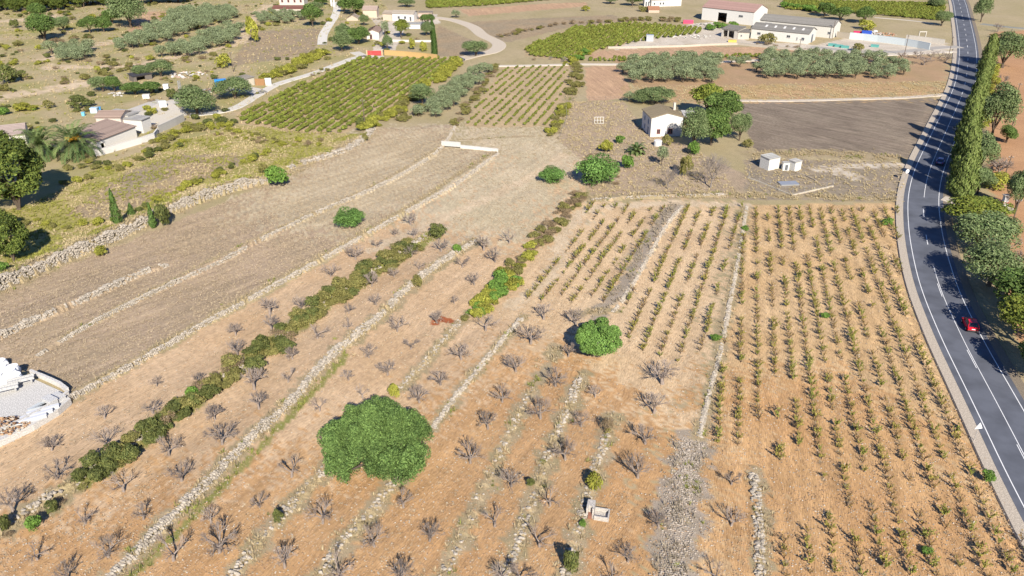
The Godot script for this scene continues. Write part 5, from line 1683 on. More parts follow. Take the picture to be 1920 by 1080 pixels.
func box_thing(called: String, label: String, category: String, px: float, py: float, s: Vector3, turn: float, col: Color, m := "plain") -> Node3D:
	var o := thing(called, G(px, py), label, category)
	o.rotation.y = turn
	var mb := MB.new()
	mb.bx(-s.x / 2, 0, -s.z / 2, s.x / 2, s.y * 0.86, s.z / 2, col)
	part(o, "body", mb.mesh(M[m]))
	mb = MB.new()
	mb.bx(-s.x / 2 - 0.06, s.y * 0.86, -s.z / 2 - 0.06, s.x / 2 + 0.06, s.y, s.z / 2 + 0.06, col * 1.05)
	part(o, "lid", mb.mesh(M[m]))
	return o
func patch(called: String, label: String, px: Array, y: float, col: Color):
	var pg := PackedVector2Array()
	for k in range(0, px.size(), 2):
		var w := W(px[k], px[k + 1], y)
		pg.append(Vector2(w.x, w.z))
	var tri := Geometry2D.triangulate_polygon(pg)
	var mb := MB.new()
	for k in range(0, tri.size(), 3):
		var v := []
		for j in 3:
			var p := pg[tri[k + j]]
			v.append(Vector3(p.x, y, p.y))
		mb.tri(v[0], v[1], v[2], col)
	for k in pg.size():
		var a := pg[k]
		var b := pg[(k + 1) % pg.size()]
		mb.quad(Vector3(a.x, -0.4, a.y), Vector3(b.x, -0.4, b.y), Vector3(b.x, y, b.y), Vector3(a.x, y, a.y), col)
	structure(called, mb.mesh(M.concrete), label)
func heap(called: String, label: String, px: float, py: float, r: float, h: float, n: int, size: float, cols: Array, category := "heap"):
	var o := thing(called, G(px, py), label, category)
	var xf := []
	var cc := []
	for k in n:
		var d := sqrt(rng.randf())
		var a := rng.randf() * TAU
		var s := size * rng.randf_range(0.5, 1.4)
		xf.append(Transform3D(Basis.from_euler(Vector3(rng.randf() * 3, rng.randf() * 6, rng.randf() * 3)).scaled(Vector3(s * 1.4, s * 0.8, s)), Vector3(cos(a) * d * r, h * (1 - d) * rng.randf_range(0.4, 1) + 0.1, sin(a) * d * r * 0.75)))
		cc.append((cols[rng.randi() % cols.size()] as Color) * rng.randf_range(0.8, 1.15))
	copies(o, "pieces", shared.rocks[1], xf, cc)
func make_objects():
	var brn := Color(.28, .09, .07)
	var gry := Color(.30, .31, .33)
	var blu := Color(.22, .30, .42)
	# white farmhouse with its annex
	var h := building("farmhouse", "white two storey farmhouse with pale tiled gable roof among trees", Vector2(1219, 257), Vector2(1278, 255), 9.0, 5.2, 6.4, "cross", Color(.80, .79, .77), Color(.50, .40, .26), [],
		[[0, .25, 0.8, 0.95, 1.3, brn], [0, .62, 0.7, 1.3, 1.5, brn], [3, .3, 3.0, 0.8, 1.2, blu], [3, .7, 3.0, 0.8, 1.2, blu], [3, .35, 0.9, 0.8, 1.2, blu], [3, .72, 0.1, 0.9, 2.1, blu, "door"]])
	var ch := MB.new()
	ch.bx(7.6, 5.6, -6.2, 8.2, 7.6, -5.6, Color(.7, .62, .55))
	part(h, "chimney", ch.mesh(M.plaster))
	building("farm_annex", "low white annex with red front beside the farmhouse", Vector2(1283, 236), Vector2(1303, 236), 5.0, 2.5, 2.9, "shed", Color(.55, .22, .20), Color(.78, .75, .72))
	var tk := thing("water_tank", G(1233, 273), "round white water tank at the corner of the farmhouse", "tank")
	var tb := MB.new()
	tb.tube(Vector3(0, -0.1, 0), Vector3(0, 1.3, 0), 1.05, 1.05, 20, Color(.78, .78, .77), true)
	part(tk, "tank_body", tb.mesh(M.plaster))
	tb = MB.new()
	tb.tube(Vector3(0, 1.3, 0), Vector3(0, 1.42, 0), 1.1, 1.0, 20, Color(.78, .78, .77), true)
	part(tk, "tank_lid", tb.mesh(M.plaster))
	# workshops
	building("warehouse", "big white warehouse with pink roof and dark open doorway", Vector2(1315, 37), Vector2(1411, 48), 15.0, 6.0, 8.6, "gable", Color(.78, .77, .75), Color(.56, .36, .31), [[8.6, 13.2, 4.3]], [[0, .76, 3.2, 2.2, 0.9, gry]])
	building("long_workshop", "long white workshop with grey roof and cream gable", Vector2(1423, 58), Vector2(1560, 72), 11.0, 4.8, 6.8, "gable", Color(.76, .74, .69), Color(.36, .34, .31), [], [[0, .12, 3.0, 3.2, 1.0, gry], [0, .95, 1.6, 1.2, 1.0, gry]])
	var w3 := building("front_workshop", "white workshop in front with skylights in its grey roof", Vector2(1407, 72), Vector2(1514, 83), 11.5, 4.2, 6.0, "gable", Color(.77, .75, .71), Color(.34, .325, .30), [],
		[[0, .14, 1.9, 1.5, 1.0, gry], [0, .38, 1.9, 1.5, 1.0, gry], [0, .66, 1.9, 1.5, 1.0, gry], [0, .81, 1.2, 0.5, 1.2, gry], [0, .91, 1.3, 1.2, 1.2, gry], [1, .5, 0.05, 2.6, 3.2, blu, "door"]])
	for k in 5:
		var sk := MB.new()
		var x := 5.0 + k * 3.9
		sk.quad(Vector3(x, 4.2 + 1.9 * 0.313 + 0.26, -1.9), Vector3(x + 0.9, 4.2 + 1.9 * 0.313 + 0.26, -1.9), Vector3(x + 0.9, 4.2 + 3.9 * 0.313 + 0.26, -3.9), Vector3(x, 4.2 + 3.9 * 0.313 + 0.26, -3.9), Color(.62, .60, .56))
		part(w3, "skylight", sk.mesh(M.paint))
	building("open_shed", "open fronted shed with two dark bays beside the front workshop", Vector2(1352, 69), Vector2(1382, 73), 7.0, 3.4, 4.2, "shed", Color(.6, .57, .52), Color(.38, .355, .31), [[0.8, 2.9, 3.0], [3.4, 6.0, 3.0]])
	building("store_room", "small block store between open shed and workshop", Vector2(1383, 73), Vector2(1404, 74), 5.0, 2.8, 3.4, "shed", Color(.66, .62, .56), Color(.40, .37, .33), [], [[0, .3, 1.0, 0.7, 0.8, gry]])
	wall_run("painted_wall", "long pale blue and white boundary wall of the workshop yard", [1592, 73, 1640, 78, 1700, 86, 1742, 94], 2.7, 0.25, Color(.68, .76, .80), 5.0)
	wall_run("block_wall", "beige block wall joining the cream gable to the blue wall", [1568, 70, 1592, 73], 2.4, 0.25, Color(.52, .46, .38), 3.0)
	wall_run("block_wall", "half built pale block wall behind the painted wall", [1698, 74, 1740, 79, 1770, 83], 1.9, 0.25, Color(.66, .62, .56), 4.0)
	wall_run("yard_wall", "low concrete wall along the lane below the front workshop", [1380, 84, 1440, 90, 1520, 97, 1560, 99], 0.9, 0.3, Color(.50, .46, .40), 5.0)
	wall_run("rubble_wall", "pale rubble edging between workshop yard and tan field", [1140, 91, 1200, 90, 1280, 88, 1340, 85, 1390, 84], 0.8, 0.6, Color(.60, .54, .46), 3.0, false)
	var pf := thing("concrete_portal", G(1728, 72), "freestanding pale concrete door frame in the yard", "frame")
	for s in [-1.6, 1.3]:
		var pm := MB.new()
		pm.bx(s, -0.2, -0.2, s + 0.35, 2.6, 0.2, Color(.66, .62, .55))
		part(pf, "post", pm.mesh(M.concrete))
	var lm := MB.new()
	lm.bx(-1.6, 2.6, -0.2, 1.65, 3.0, 0.2, Color(.66, .62, .55))
	part(pf, "lintel", lm.mesh(M.concrete))
	box_thing("container", "long pink red container in the workshop yard", "container", 1290, 44, Vector3(4.6, 1.6, 2.0), -0.1, Color(.60, .07, .14), "paint")
	box_thing("water_tank", "square grey metal tank at the vineyard corner", "tank", 1218, 77, Vector3(3.0, 2.6, 2.4), -0.1, Color(.50, .53, .57), "metal")
	box_thing("yellow_bin", "yellow bin beside the open shed", "bin", 1373, 79, Vector3(3.4, 1.0, 1.2), -0.2, Color(.60, .42, .10), "paint")
	box_thing("blue_tarp_stack", "stack under a bright blue tarp behind the painted wall", "stack", 1624, 66, Vector3(4.0, 1.8, 2.4), -0.3, Color(.03, .08, .40), "plain")
	box_thing("red_tarp_stack", "stack under a red tarp behind the painted wall", "stack", 1607, 64, Vector3(3.2, 1.2, 2.0), -0.3, Color(.55, .03, .12), "plain")
	for q in [[1560, 86], [1572, 88], [1584, 90], [1640, 88]]:
		box_thing("pallet_stack", "low stack of teal green pallets in the yard", "pallets", q[0], q[1], Vector3(3.0, 0.9, 1.6), -0.5, Color(.10, .30, .28), "plain").set_meta("group", "teal pallet stacks")
	heap("rubble_heap", "white stone blocks strewn below the pink roofed warehouse", 1335, 48, 10.0, 0.8, 60, 0.8, [Color(.66, .64, .60), Color(.5, .48, .45)])
	heap("rubble_heap", "orange brick rubble behind the painted wall", 1655, 65, 6.0, 0.9, 50, 0.6, [Color(.55, .30, .18), Color(.6, .5, .42)])
	heap("rubble_heap", "white stone blocks at the vineyard end of the yard", 1300, 70, 9.0, 0.5, 40, 0.7, [Color(.68, .66, .62)])
	heap("slab_heap", "white slabs leaning behind the painted wall", 1640, 64, 2.5, 1.6, 14, 1.2, [Color(.74, .73, .72)])
	heap("rubble_heap", "pink and white rubble dump beside the wide olive", 352, 141, 7.0, 1.0, 60, 0.8, [Color(.62, .48, .40), Color(.70, .68, .65)])
	heap("rubble_heap", "white rubble beside the fruit trees", 218, 178, 3.5, 0.8, 24, 0.6, [Color(.66, .64, .62)])
	heap("brush_heap", "reddish brush heap beside the blue trailer", 395, 172, 3.5, 0.9, 60, 0.4, [Color(.30, .17, .12), Color(.38, .26, .18)])
	# left farm with palms
	patch("farmyard", "pale paved farmyard beside the palm house", [240, 222, 300, 192, 322, 192, 352, 214, 300, 238, 262, 236], 0.25, Color(.78, .71, .60))
	patch("paved_apron", "grey paved apron behind the palm house", [215, 214, 292, 186, 318, 190, 262, 212], 0.22, Color(.66, .62, .57))
	var red := Color(.50, .375, .31)
	building("farm_wing", "low farm wing with broad pinkish roof behind the pine", Vector2(-50, 284), Vector2(52, 272), 11.0, 3.0, 4.4, "gable", Color(.72, .68, .62), Color(.60, .48, .42))
	building("palm_house", "whitewashed house with brown tiled roof beside the fruiting palm", Vector2(186, 287), Vector2(258, 258), 9.0, 3.0, 4.2, "shed", Color(.86, .83, .77), red, [[1.2, 2.4, 2.1]], [])
	building("tall_house_wing", "taller tiled wing with pink wall behind the palm house", Vector2(186, 250), Vector2(232, 250), 6.5, 4.4, 5.4, "gable", Color(.72, .62, .55), Color(.50, .37, .30), [], [[1, .5, 2.4, 0.9, 1.0, gry]])
	building("flat_outbuilding", "flat roofed white outbuilding beside the farmyard", Vector2(246, 245), Vector2(266, 238), 8.0, 4.2, 4.2, "flat", Color(.78, .76, .73), Color(.62, .60, .57), [], [[1, .3, 0.1, 1.0, 2.0, gry, "door"]])
	building("flat_outbuilding", "smaller flat roofed white outbuilding next to the gate wall", Vector2(270, 250), Vector2(286, 243), 8.0, 3.6, 3.6, "flat", Color(.76, .74, .71), Color(.60, .58, .55))
	wall_run("garden_wall", "white rendered wall around the palm house garden", [180, 294, 215, 284, 255, 272, 288, 262, 297, 252], 1.6, 0.25, Color(.80, .78, .75), 4.0)
	wall_run("garden_wall", "grey rendered wall along the paved farmyard", [298, 250, 320, 240, 346, 227], 2.0, 0.25, Color(.54, .52, .49), 4.0)
	box_thing("blue_trailer", "bright blue trailer box on the concrete apron", "trailer", 414, 160, Vector3(3.6, 2.0, 2.0), 0.4, Color(.02, .22, .55), "paint")
	building("cream_gatehouse", "cream garage front with brown door by the lane", Vector2(455, 165), Vector2(478, 159), 4.0, 2.6, 2.8, "shed", Color(.70, .64, .52), Color(.5, .45, .38))
	wall_run("gate_panel", "brown sliding gate between cream garage and white pillar", [479, 160, 497, 160], 2.2, 0.15, Color(.42, .24, .12), 4.0, false)
	box_thing("gate_pillar", "white block pillar at the brown sliding gate", "pillar", 504, 160, Vector3(2.0, 2.4, 0.7), 0.1, Color(.74, .72, .68), "plaster")
	box_thing("water_butt", "pale blue tank with darker lid uphill of the palm house", "tank", 178, 211, Vector3(1.9, 1.5, 1.5), 0.1, Color(.42, .58, .70), "paint")
	box_thing("water_butt", "blue barrel beside the pale blue tank", "barrel", 187, 208, Vector3(0.9, 1.2, 0.9), 0.3, Color(.05, .25, .50), "paint")
	box_thing("water_butt", "small blue barrel uphill of the palms", "barrel", 157, 217, Vector3(0.8, 1.1, 0.8), 0.1, Color(.15, .42, .58), "paint")
	box_thing("water_butt", "white tank under the fruit trees", "tank", 275, 184, Vector3(2.0, 1.2, 1.4), 0.2, Color(.66, .65, .63), "paint")
	box_thing("white_pump", "white pump cabinet beside the lattice mast", "cabinet", 312, 167, Vector3(1.6, 1.6, 1.2), 0.2, Color(.60, .64, .70), "paint")
	building("lean_to", "dark lean-to shelter under the hillside olive", Vector2(252, 154), Vector2(286, 148), 3.5, 1.8, 2.3, "shed", Color(.2, .18, .16), Color(.10, .10, .12), [[1.0, 4.0, 1.5]])
	box_thing("propped_cart", "white and green covered cart in the paved farmyard", "cart", 306, 201, Vector3(2.0, 1.8, 1.6), 0.5, Color(.60, .66, .62), "plain")
	mast(345, 205, 8.5)
	# hill houses
	var low := building("arched_house", "house with red roof and arched ground floor porch on the hill", Vector2(512, 29), Vector2(572, 29), 4.5, 3.2, 4.2, "shed", Color(.74, .68, .58), Color(.36, .17, .13), [[8.3, 11.0, 2.4], [12.2, 15.0, 2.4]])
	var up_ := building("arched_house_storey", "upper storey with four shuttered windows above the arched porch", Vector2(526, 21), Vector2(572, 21), 8.0, 6.2, 8.0, "gable", Color(.76, .70, .60), Color(.36, .17, .13), [], [[0, .12, 4.4, 1.0, 1.3, brn], [0, .37, 4.4, 1.0, 1.3, brn], [0, .62, 4.4, 1.0, 1.3, brn], [0, .87, 4.4, 1.0, 1.3, brn]])
	for c in up_.get_children():
		var rel: Transform3D = low.transform.affine_inverse() * up_.transform * c.transform
		up_.remove_child(c)
		c.name = {"wall": "upper_wall", "roof": "upper_roof"}.get(String(c.name), "upper_window")
		low.add_child(c, true)
		c.transform = rel
	remove_child(up_)
	up_.free()
	for q in [622, 627]:
		box_thing("gate_pillar", "white pillar of the track gate on the hill", "pillar", q, 12, Vector3(0.9, 3.6, 0.9), 0.0, Color(.76, .75, .74), "plaster").set_meta("group", "track gate pillars")
	building("tiled_cottage", "small white cottage with long pale terracotta roof", Vector2(688, 74), Vector2(711, 74), 11.0, 3.0, 4.0, "cross", Color(.76, .72, .68), Color(.62, .44, .36), [], [[0, .35, 0.1, 1.0, 2.0, brn, "door"]])
	building("villa", "long white villa with pale roof in the walled garden", Vector2(736, 39), Vector2(776, 40), 7.0, 3.4, 4.4, "gable", Color(.80, .79, .78), Color(.60, .52, .42), [], [[0, .3, 1.0, 1.2, 1.3, gry], [0, .6, 1.0, 1.2, 1.3, gry], [0, .85, 0.1, 1.0, 2.1, gry, "door"]])
	building("villa_wing", "ochre wing at the end of the long white villa", Vector2(718, 38), Vector2(735, 39), 7.0, 3.2, 4.2, "gable", Color(.68, .58, .47), Color(.58, .48, .38))
	building("pink_garage", "pink garage block beside the villa", Vector2(785, 38), Vector2(810, 38), 6.0, 3.4, 3.4, "flat", Color(.66, .50, .42), Color(.70, .60, .50), [], [[1, .5, 0.1, 1.2, 2.0, gry, "door"]])
	building("peach_house", "square peach house with hipped pale roof behind the cottage", Vector2(681, 33), Vector2(707, 33), 8.0, 3.6, 5.0, "gable", Color(.70, .58, .46), Color(.62, .48, .40))
	building("pool_house", "low flat white pool house in the villa garden", Vector2(761, 54), Vector2(788, 54), 5.0, 1.9, 1.9, "flat", Color(.80, .80, .80), Color(.76, .76, .75))
	building("tent_shed", "low shed with peaked cream cover beside the hill track", Vector2(650, 39), Vector2(672, 39), 6.0, 1.0, 2.6, "cross", Color(.6, .52, .42), Color(.60, .50, .40))
	wall_run("ochre_wall", "ochre garden wall stepping down in front of the villa", [721, 103, 750, 105, 785, 108, 820, 112], 1.9, 0.25, Color(.64, .43, .19), 4.0)
	wall_run("garden_fence", "pale fence wall across the villa garden", [734, 78, 780, 79, 812, 79], 0.8, 0.15, Color(.74, .72, .68), 2.0)
	var gt := thing("garden_gate", G(702, 104), "red metal double gate between pale pillars", "gate")
	for s in [[-2.6, -1.3], [-1.2, 2.8]]:
		var gm := MB.new()
		gm.bx(s[0], 0.1, -0.05, s[1], 1.8, 0.05, Color(.50, .06, .06))
		part(gt, "gate_leaf", gm.mesh(M.paint))
	for s in [-3.1, 2.85]:
		var gm := MB.new()
		gm.bx(s, -0.2, -0.22, s + 0.45, 2.1, 0.22, Color(.70, .52, .34))
		part(gt, "pillar", gm.mesh(M.plaster))
	building("distant_house", "distant white house with two dark doors", Vector2(1208, 12), Vector2(1219, 12), 5.0, 4.0, 4.0, "flat", Color(.78, .77, .76), Color(.7, .68, .65), [], [[0, .3, 0.1, 0.8, 2.4, gry, "door"], [0, .7, 0.1, 0.8, 2.4, gry, "door"]])
	building("distant_house", "distant long white house beyond the orange shed", Vector2(1221, 13), Vector2(1277, 11), 7.0, 3.4, 4.2, "gable", Color(.78, .77, .75), Color(.64, .58, .52), [], [[0, .1, 1.0, 1.0, 1.2, gry], [0, .3, 1.0, 1.0, 1.2, gry], [0, .4, 1.0, 1.0, 1.2, gry]])
	building("orange_shed", "small shed with orange tiled roof among weeds", Vector2(1216, 24), Vector2(1236, 24), 6.0, 1.6, 2.8, "gable", Color(.62, .5, .4), Color(.55, .28, .17))
	# pump cabins by the vineyard
	var wv := Color(.78, .77, .74)
	building("pump_cabin", "larger white pump cabin with flat pale roof", Vector2(1440, 320), Vector2(1460, 316), 3.0, 2.7, 2.9, "shed", wv, Color(.66, .65, .60), [], [], 0.12)
	building("pump_cabinet", "small white cabinet with grey door between the pump cabins", Vector2(1467, 320), Vector2(1479, 320), 1.0, 1.8, 1.8, "flat", wv, wv, [], [[0, .55, 0.1, 0.7, 1.4, gry, "door"]], 0.05)
	building("pump_cabin", "smaller white pump cabin with overhanging roof slab", Vector2(1489, 322), Vector2(1501, 319), 1.9, 2.2, 2.3, "shed", wv, Color(.70, .67, .62), [], [], 0.12)
	wall_run("pit_kerb", "low pale kerb round the fenced water pit", [1402, 334, 1440, 349, 1484, 367], 0.3, 0.25, Color(.60, .54, .44), 3.0, false)
	wall_run("pit_kerb", "low pale kerb on the road side of the fenced water pit", [1485, 367, 1520, 359, 1562, 350], 0.3, 0.25, Color(.60, .54, .44), 3.0, false)
	wall_run("pit_kerb", "low earth kerb behind the fenced water pit", [1486, 322, 1510, 330, 1530, 340], 0.3, 0.25, Color(.5, .43, .34), 3.0, false)
	var fp := line([1404, 333, 1440, 348, 1484, 366, 1520, 358, 1562, 349, 1545, 338], 3.2)
	var fn := thing("wire_fence", on(fp[0]), "thin wire fence round the water pit", "fence")
	var pm2 := post_mesh(1.7, 0.035, Color(.5, .5, .5))
	for k in fp.size():
		part(fn, "post", pm2, on(fp[k]) - fn.position)
		if k + 1 < fp.size():
			var wm := MB.new()
			for y in [0.3, 0.7, 1.1, 1.5]:
				wm.tube(on(fp[k]) - fn.position + Vector3(0, y, 0), on(fp[k + 1]) - fn.position + Vector3(0, y, 0), 0.012, 0.012, 3, Color(.45, .46, .46))
			part(fn, "wire", wm.mesh(M.metal))
	box_thing("pit_cover", "flat grey metal cover over the water pit", "cover", 1478, 345, Vector3(4.2, 0.3, 2.2), 0.1, Color(.42, .44, .46), "metal")
	# fence round the brown plot, iron frame lying in it
	var f2 := line([1048, 262, 1062, 228, 1070, 192, 1120, 190, 1166, 190], 5.0)
	fn = thing("wire_fence", on(f2[0]), "wire fence with wooden posts round the brown plot", "fence")
	pm2 = post_mesh(1.7, 0.06, Color(.32, .27, .22))
	for k in f2.size():
		part(fn, "post", pm2, on(f2[k]) - fn.position)
		if k + 1 < f2.size():
			var wm := MB.new()
			for y in [0.4, 0.9, 1.4]:
				wm.tube(on(f2[k]) - fn.position + Vector3(0, y, 0), on(f2[k + 1]) - fn.position + Vector3(0, y, 0), 0.012, 0.012, 3, Color(.45, .46, .46))
			part(fn, "wire", wm.mesh(M.metal))
	var fr := thing("iron_frame", G(1123, 232), "white lattice frame standing in the brown plot", "frame")
	for k in 4:
		var m := MB.new()
		m.bx(-1.3 + k * 0.83, 0, -0.03, -1.22 + k * 0.83, 2.0, 0.03, Color(.7, .7, .68))
		part(fr, "upright", m.mesh(M.paint))
	for k in 3:
		var m := MB.new()
		m.bx(-1.3, 0.1 + k * 0.9, 0.035, 1.3, 0.18 + k * 0.9, 0.07, Color(.7, .7, .68))
		part(fr, "rail", m.mesh(M.paint))
	wall_run("white_wall", "low white capped wall closing the straw terrace", [828, 275, 880, 279, 934, 285], 0.75, 0.35, Color(.74, .72, .68), 4.0)
	# white pillar by the side lane
	var pi := thing("white_pillar", G(1878, 399), "tall white rendered pillar with red band beside the side lane", "pillar")
	var pb := MB.new()
	pb.bx(-0.55, -0.2, -0.5, 0.55, 2.3, 0.5, Color(.76, .75, .74))
	part(pi, "base", pb.mesh(M.plaster))
	pb = MB.new()
	pb.bx(-0.62, 2.3, -0.57, 0.62, 2.5, 0.57, Color(.52, .20, .15))
	part(pi, "band", pb.mesh(M.tile))
	pb = MB.new()
	pb.bx(-0.45, 2.5, -0.42, 0.45, 3.8, 0.42, Color(.78, .77, .76))
	part(pi, "shaft", pb.mesh(M.plaster))
	pb = MB.new()
	pb.bx(-0.62, 3.8, -0.58, 0.62, 3.98, 0.58, Color(.70, .62, .55))
	part(pi, "cap", pb.mesh(M.plaster))
	# cistern
	var cs := thing("cistern", G(1112, 968), "pale concrete cistern with upright block and open trough", "cistern")
	cs.rotation.y = -0.22
	var cc := Color(.62, .58, .53)
	var cb := MB.new()
	cb.bx(-0.75, -0.2, -1.1, 0.1, 1.35, -0.1, cc)
	cb.bx(-0.75, -0.2, -0.1, -0.55, 1.35, 0.35, cc)
	cb.bx(-0.1, -0.2, -0.1, 0.1, 1.35, 0.35, cc)
	part(cs, "upright_block", cb.mesh(M.concrete))
	cb = MB.new()
	cb.bx(0.12, -0.2, -0.95, 1.75, 0.08, 0.55, cc)
	cb.bx(0.12, 0.08, 0.4, 1.75, 0.55, 0.55, cc)
	cb.bx(1.6, 0.08, -0.95, 1.75, 0.55, 0.4, cc)
	cb.bx(0.12, 0.08, -0.95, 1.6, 0.55, -0.8, cc)
	part(cs, "trough", cb.mesh(M.concrete))
	cb = MB.new()
	cb.bx(-0.53, -0.2, -0.08, -0.12, 0.45, 0.5, Color(.36, .17, .12))
	part(cs, "brick_step", cb.mesh(M.tile))
	cb = MB.new()
	cb.bx(-1.7, -0.2, -0.6, -0.85, 0.1, 0.3, Color(.56, .52, .45))
	part(cs, "side_slab", cb.mesh(M.concrete))
	# store yard at the edge of the straw terrace
	patch("store_yard", "bright concrete yard at the edge of the straw terrace", [-120, 880, 0, 826, 62, 796, 108, 768, 132, 747, 116, 734, 62, 710, 30, 700, -120, 770], 0.92, Color(.72, .70, .67))
	wall_run("yard_kerb", "low white kerb closing the store yard", [62, 711, 90, 723, 118, 736, 132, 747], 0.75, 0.3, Color(.70, .68, .65), 2.0)
	wall_run("yard_kerb", "low kerb along the orchard edge of the store yard", [-60, 852, 0, 824, 60, 796, 110, 766, 132, 750], 0.55, 0.3, Color(.66, .64, .61), 3.0)
	for k in 2:
		box_thing("block_stack", ["stack of grey blocks with a white slab on top", "second stack of blocks at the yard corner"][k], "blocks", 96 + k * 14, 758 - k * 10, Vector3(1.8, 1.0 - 0.4 * k, 1.0), -0.5, Color(.66, .66, .66), "concrete")
	for k in 5:
		box_thing("plank", "grey plank lying on the yard concrete", "plank", 72 + k * 4.5, 768 - k * 2.6, Vector3(2.2, 0.42, 0.3), 0.45, Color(.40, .43, .45), "plain").set_meta("group", "grey planks in the yard")
	for k in 3:
		box_thing("beam", "long pale beam beside the yard kerb", "beam", 58 + k * 12, 790 - k * 9, Vector3(3.6, 0.55, 0.35), 0.55, Color(.46, .48, .52), "plain").set_meta("group", "pale beams in the yard")
	for k in 2:
		var tr := thing("feed_trough", G(12 + k * 30, 738 - k * 16), ["long concrete trough on legs in the store yard", "second concrete trough nearer the white sacks"][k], "trough")
		tr.rotation.y = 0.5
		var tm := MB.new()
		tm.bx(-1.6, 0.75, -0.45, 1.6, 0.9, 0.45, Color(.60, .60, .60))
		tm.bx(-1.6, 0.9, -0.45, 1.6, 1.15, -0.35, Color(.60, .60, .60))
		tm.bx(-1.6, 0.9, 0.35, 1.6, 1.15, 0.45, Color(.60, .60, .60))
		part(tr, "basin", tm.mesh(M.concrete))
		for s in [-1.3, 1.1]:
			tm = MB.new()
			tm.bx(s, 0.3, -0.4, s + 0.2, 0.75, 0.4, Color(.5, .5, .5))
			part(tr, "leg", tm.mesh(M.concrete))
	var sm_ := MB.new()
	var tm_ := MB.new()
	for k in 12:
		for j in 6:
			var ring := []
			for e in [[k, j], [k + 1, j], [k + 1, j + 1], [k, j + 1]]:
				var an: float = TAU * (e[0] % 12) / 12
				var y: float = -0.35 + 0.75 * e[1] / 6.0
				var rr: float = 0.5 * sqrt(maxf(0.12, 1 - pow((y - 0.0) / 0.55, 2))) * (1 + 0.09 * sin(an * 3 + y * 5))
				ring.append(Vector3(cos(an) * rr, y, sin(an) * rr))
			(tm_ if j == 5 else sm_).quad(ring[0], ring[1], ring[2], ring[3], Color(.70, .71, .72))
		tm_.tri(Vector3(0, 0.36, 0), Vector3(cos(TAU * k / 12) * 0.42, 0.4, sin(TAU * k / 12) * 0.42), Vector3(cos(TAU * (k + 1) / 12) * 0.42, 0.4, sin(TAU * (k + 1) / 12) * 0.42), Color(.66, .67, .69))
	var sack_mesh := sm_.mesh(M.plain)
	var top_mesh := tm_.mesh(M.plain)
	for q in [[5, 700], [20, 708], [32, 716], [14, 720], [-4, 716], [26, 700], [2, 690], [-14, 704]]:
		var sk := thing("white_sack", G(q[0], q[1]) + Vector3(0, 0.5, 0), "bulging white building sack piled in the store yard", "sack", "white sacks in the store yard")
		sk.rotation.y = rng.randf() * 6
		sk.scale = Vector3(2.0, 1.7, 1.8) * rng.randf_range(0.8, 1.1)
		part(sk, "sack_body", sack_mesh)
		part(sk, "sack_top", top_mesh)
	heap("firewood_heap", "heap of orange and brown firewood in the store yard", 14, 800, 2.6, 1.4, 140, 0.32, [Color(.50, .33, .2), Color(.6, .5, .4), Color(.3, .17, .1)])
	# poles, signs, cars
	pole(1901, 192, 6.0, -0.05, "leaning pole on the red soil beyond the cypress row")
	pole(1893, 250, 6.0, -0.04, "pole on the red soil behind the large round tree")
	pole(1879, 343, 6.5, -0.05, "pole beside the bare tree on the red soil")
	pole(1897, 421, 5.5, 0.0, "pole between the side lane and the yellow hedge")
	pole(685, 240, 8.0, 0.02, "electricity pole at the lower corner of the dense vineyard")
	pole(438, 135, 7.0, 0.03, "pole beside the vivid green bush on the hill")
	pole(1560, 73, 7.5, 0.0, "pole in front of the long workshop gable")
	pole(1695, 105, 8.0, 0.0, "pole in front of the painted wall")
	pole(1779, 103, 7.0, 0.0, "pole at the mouth of the yard lane")
	pole(1186, 14, 7.5, 0.0, "pale pole before the dark tree by the distant houses")
	pole(1497, 102, 6.0, 0.0, "pale pole beside the band of vines")
	road_sign(1826, 826, "triangle", "triangular road sign standing beside the vineyard", 0.15)
	road_sign(1697, 338, "round", "round road sign at the outside of the bend", 0.3)
	road_sign(1796, 452, "round", "round road sign half hidden by the broad olive tree", 0.2)
	for k in road_c.size() - 1:
		var t := (road_c[k] - road_c[k + 1]).normalized()
		var an := atan2(-t.z, t.x)
		if road_c[k].z < -105.6 and road_c[k + 1].z >= -105.6:
			car(road_c[k] + road_n[k] * 1.9 + Vector3(0, 0.065, 0), an, Color(.62, .01, .03), "red hatchback driving away along the road", "red_car")
		if road_c[k].z < -184.5 and road_c[k + 1].z >= -184.5:
			car(road_c[k] + road_n[k] * 1.7 + Vector3(0, 0.065, 0), an, Color(.05, .08, .28), "dark blue car in the cypress shade on the road", "blue_car")
	car(G(862, 114), 0.5, Color(.06, .07, .11), "dark parked car at the top corner of the dense vineyard", "parked_car")
	# clipped hedge of the villa garden
	var hp := line([815, 104, 814, 85, 812, 65, 810, 50], 2.4)
	for k in hp.size():
		place(any(P.slim), "garden_cypress", on(hp[k]), Vector3(1.5, 0.55, 1.5), "clipped yellow green cypress in the villa garden hedge", "hedge", "villa garden hedge")

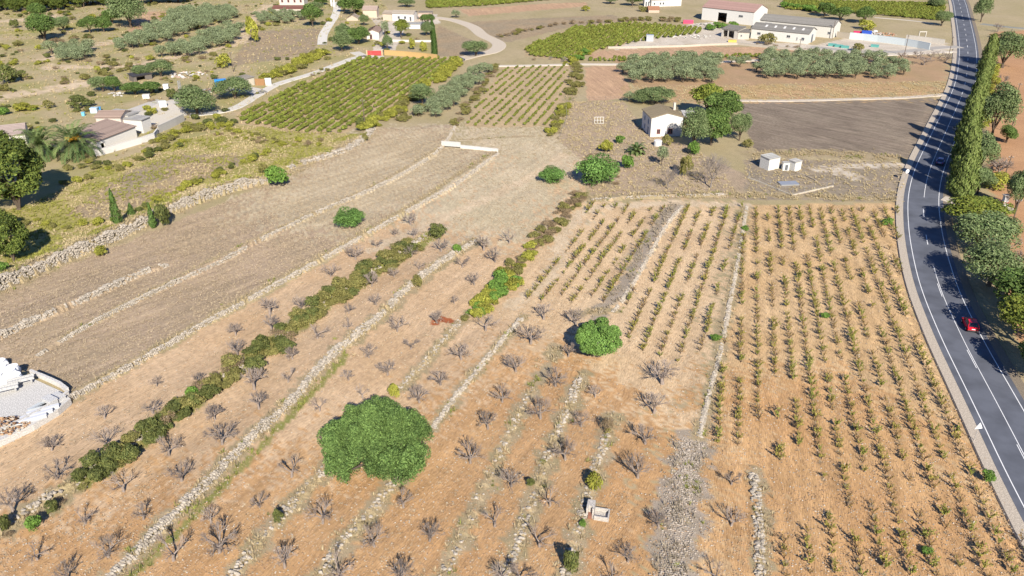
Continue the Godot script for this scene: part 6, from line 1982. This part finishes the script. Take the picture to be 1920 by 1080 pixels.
func _ready():
	rng.seed = 7
	noise_a.seed = 3; noise_a.frequency = 0.08; noise_a.fractal_octaves = 3
	noise_b.seed = 4; noise_b.frequency = 0.05; noise_b.fractal_octaves = 4
	noise_c.seed = 5; noise_c.frequency = 0.35; noise_c.fractal_octaves = 3
	var cam := Camera3D.new()
	cam.name = "camera"
	cam.fov = rad_to_deg(2 * atan(540.0 / FOCAL))
	cam.far = 4000.0
	add_child(cam)
	cam.position = Vector3(0, CAM_H, 0)
	cam.rotation_degrees = Vector3(-PITCH, 0, 0)
	cam.current = true
	var env := Environment.new()
	env.background_mode = Environment.BG_SKY
	var sky := Sky.new()
	var sm := ProceduralSkyMaterial.new()
	sm.sky_top_color = Color(0.24, 0.38, 0.62)
	sm.sky_energy_multiplier = 0.85
	sm.sky_horizon_color = Color(0.68, 0.76, 0.85)
	sm.ground_horizon_color = Color(0.55, 0.5, 0.42)
	sm.ground_bottom_color = Color(0.4, 0.35, 0.28)
	sm.sun_angle_max = 1.0
	sky.sky_material = sm
	env.sky = sky
	env.tonemap_mode = Environment.TONE_MAPPER_LINEAR
	env.tonemap_exposure = 1.9
	env.sdfgi_enabled = true
	env.ssao_enabled = true
	env.ssil_enabled = true
	var we := WorldEnvironment.new()
	we.name = "world_environment"
	we.environment = env
	add_child(we)
	var sun := DirectionalLight3D.new()
	sun.name = "sun"
	sun.light_energy = 1.55
	sun.light_color = Color(1.0, 0.965, 0.905)
	sun.light_angular_distance = 0.53
	sun.shadow_enabled = true
	add_child(sun)
	# behind the camera and a little to its right, 34 degrees high
	sun.rotation_degrees = Vector3(-34, 13, 0)
	make_materials()
	make_terrain()
	make_road_line()
	make_ground()
	make_roads()
	print("ground ", Time.get_ticks_msec())
	make_protos()
	print("protos ", Time.get_ticks_msec())
	make_walls()
	print("walls ", Time.get_ticks_msec())
	make_almonds()
	make_vines()
	make_olives()
	make_plants()
	print("plants ", Time.get_ticks_msec())
	make_small_stuff()
	make_objects()
	print("done ", Time.get_ticks_msec())
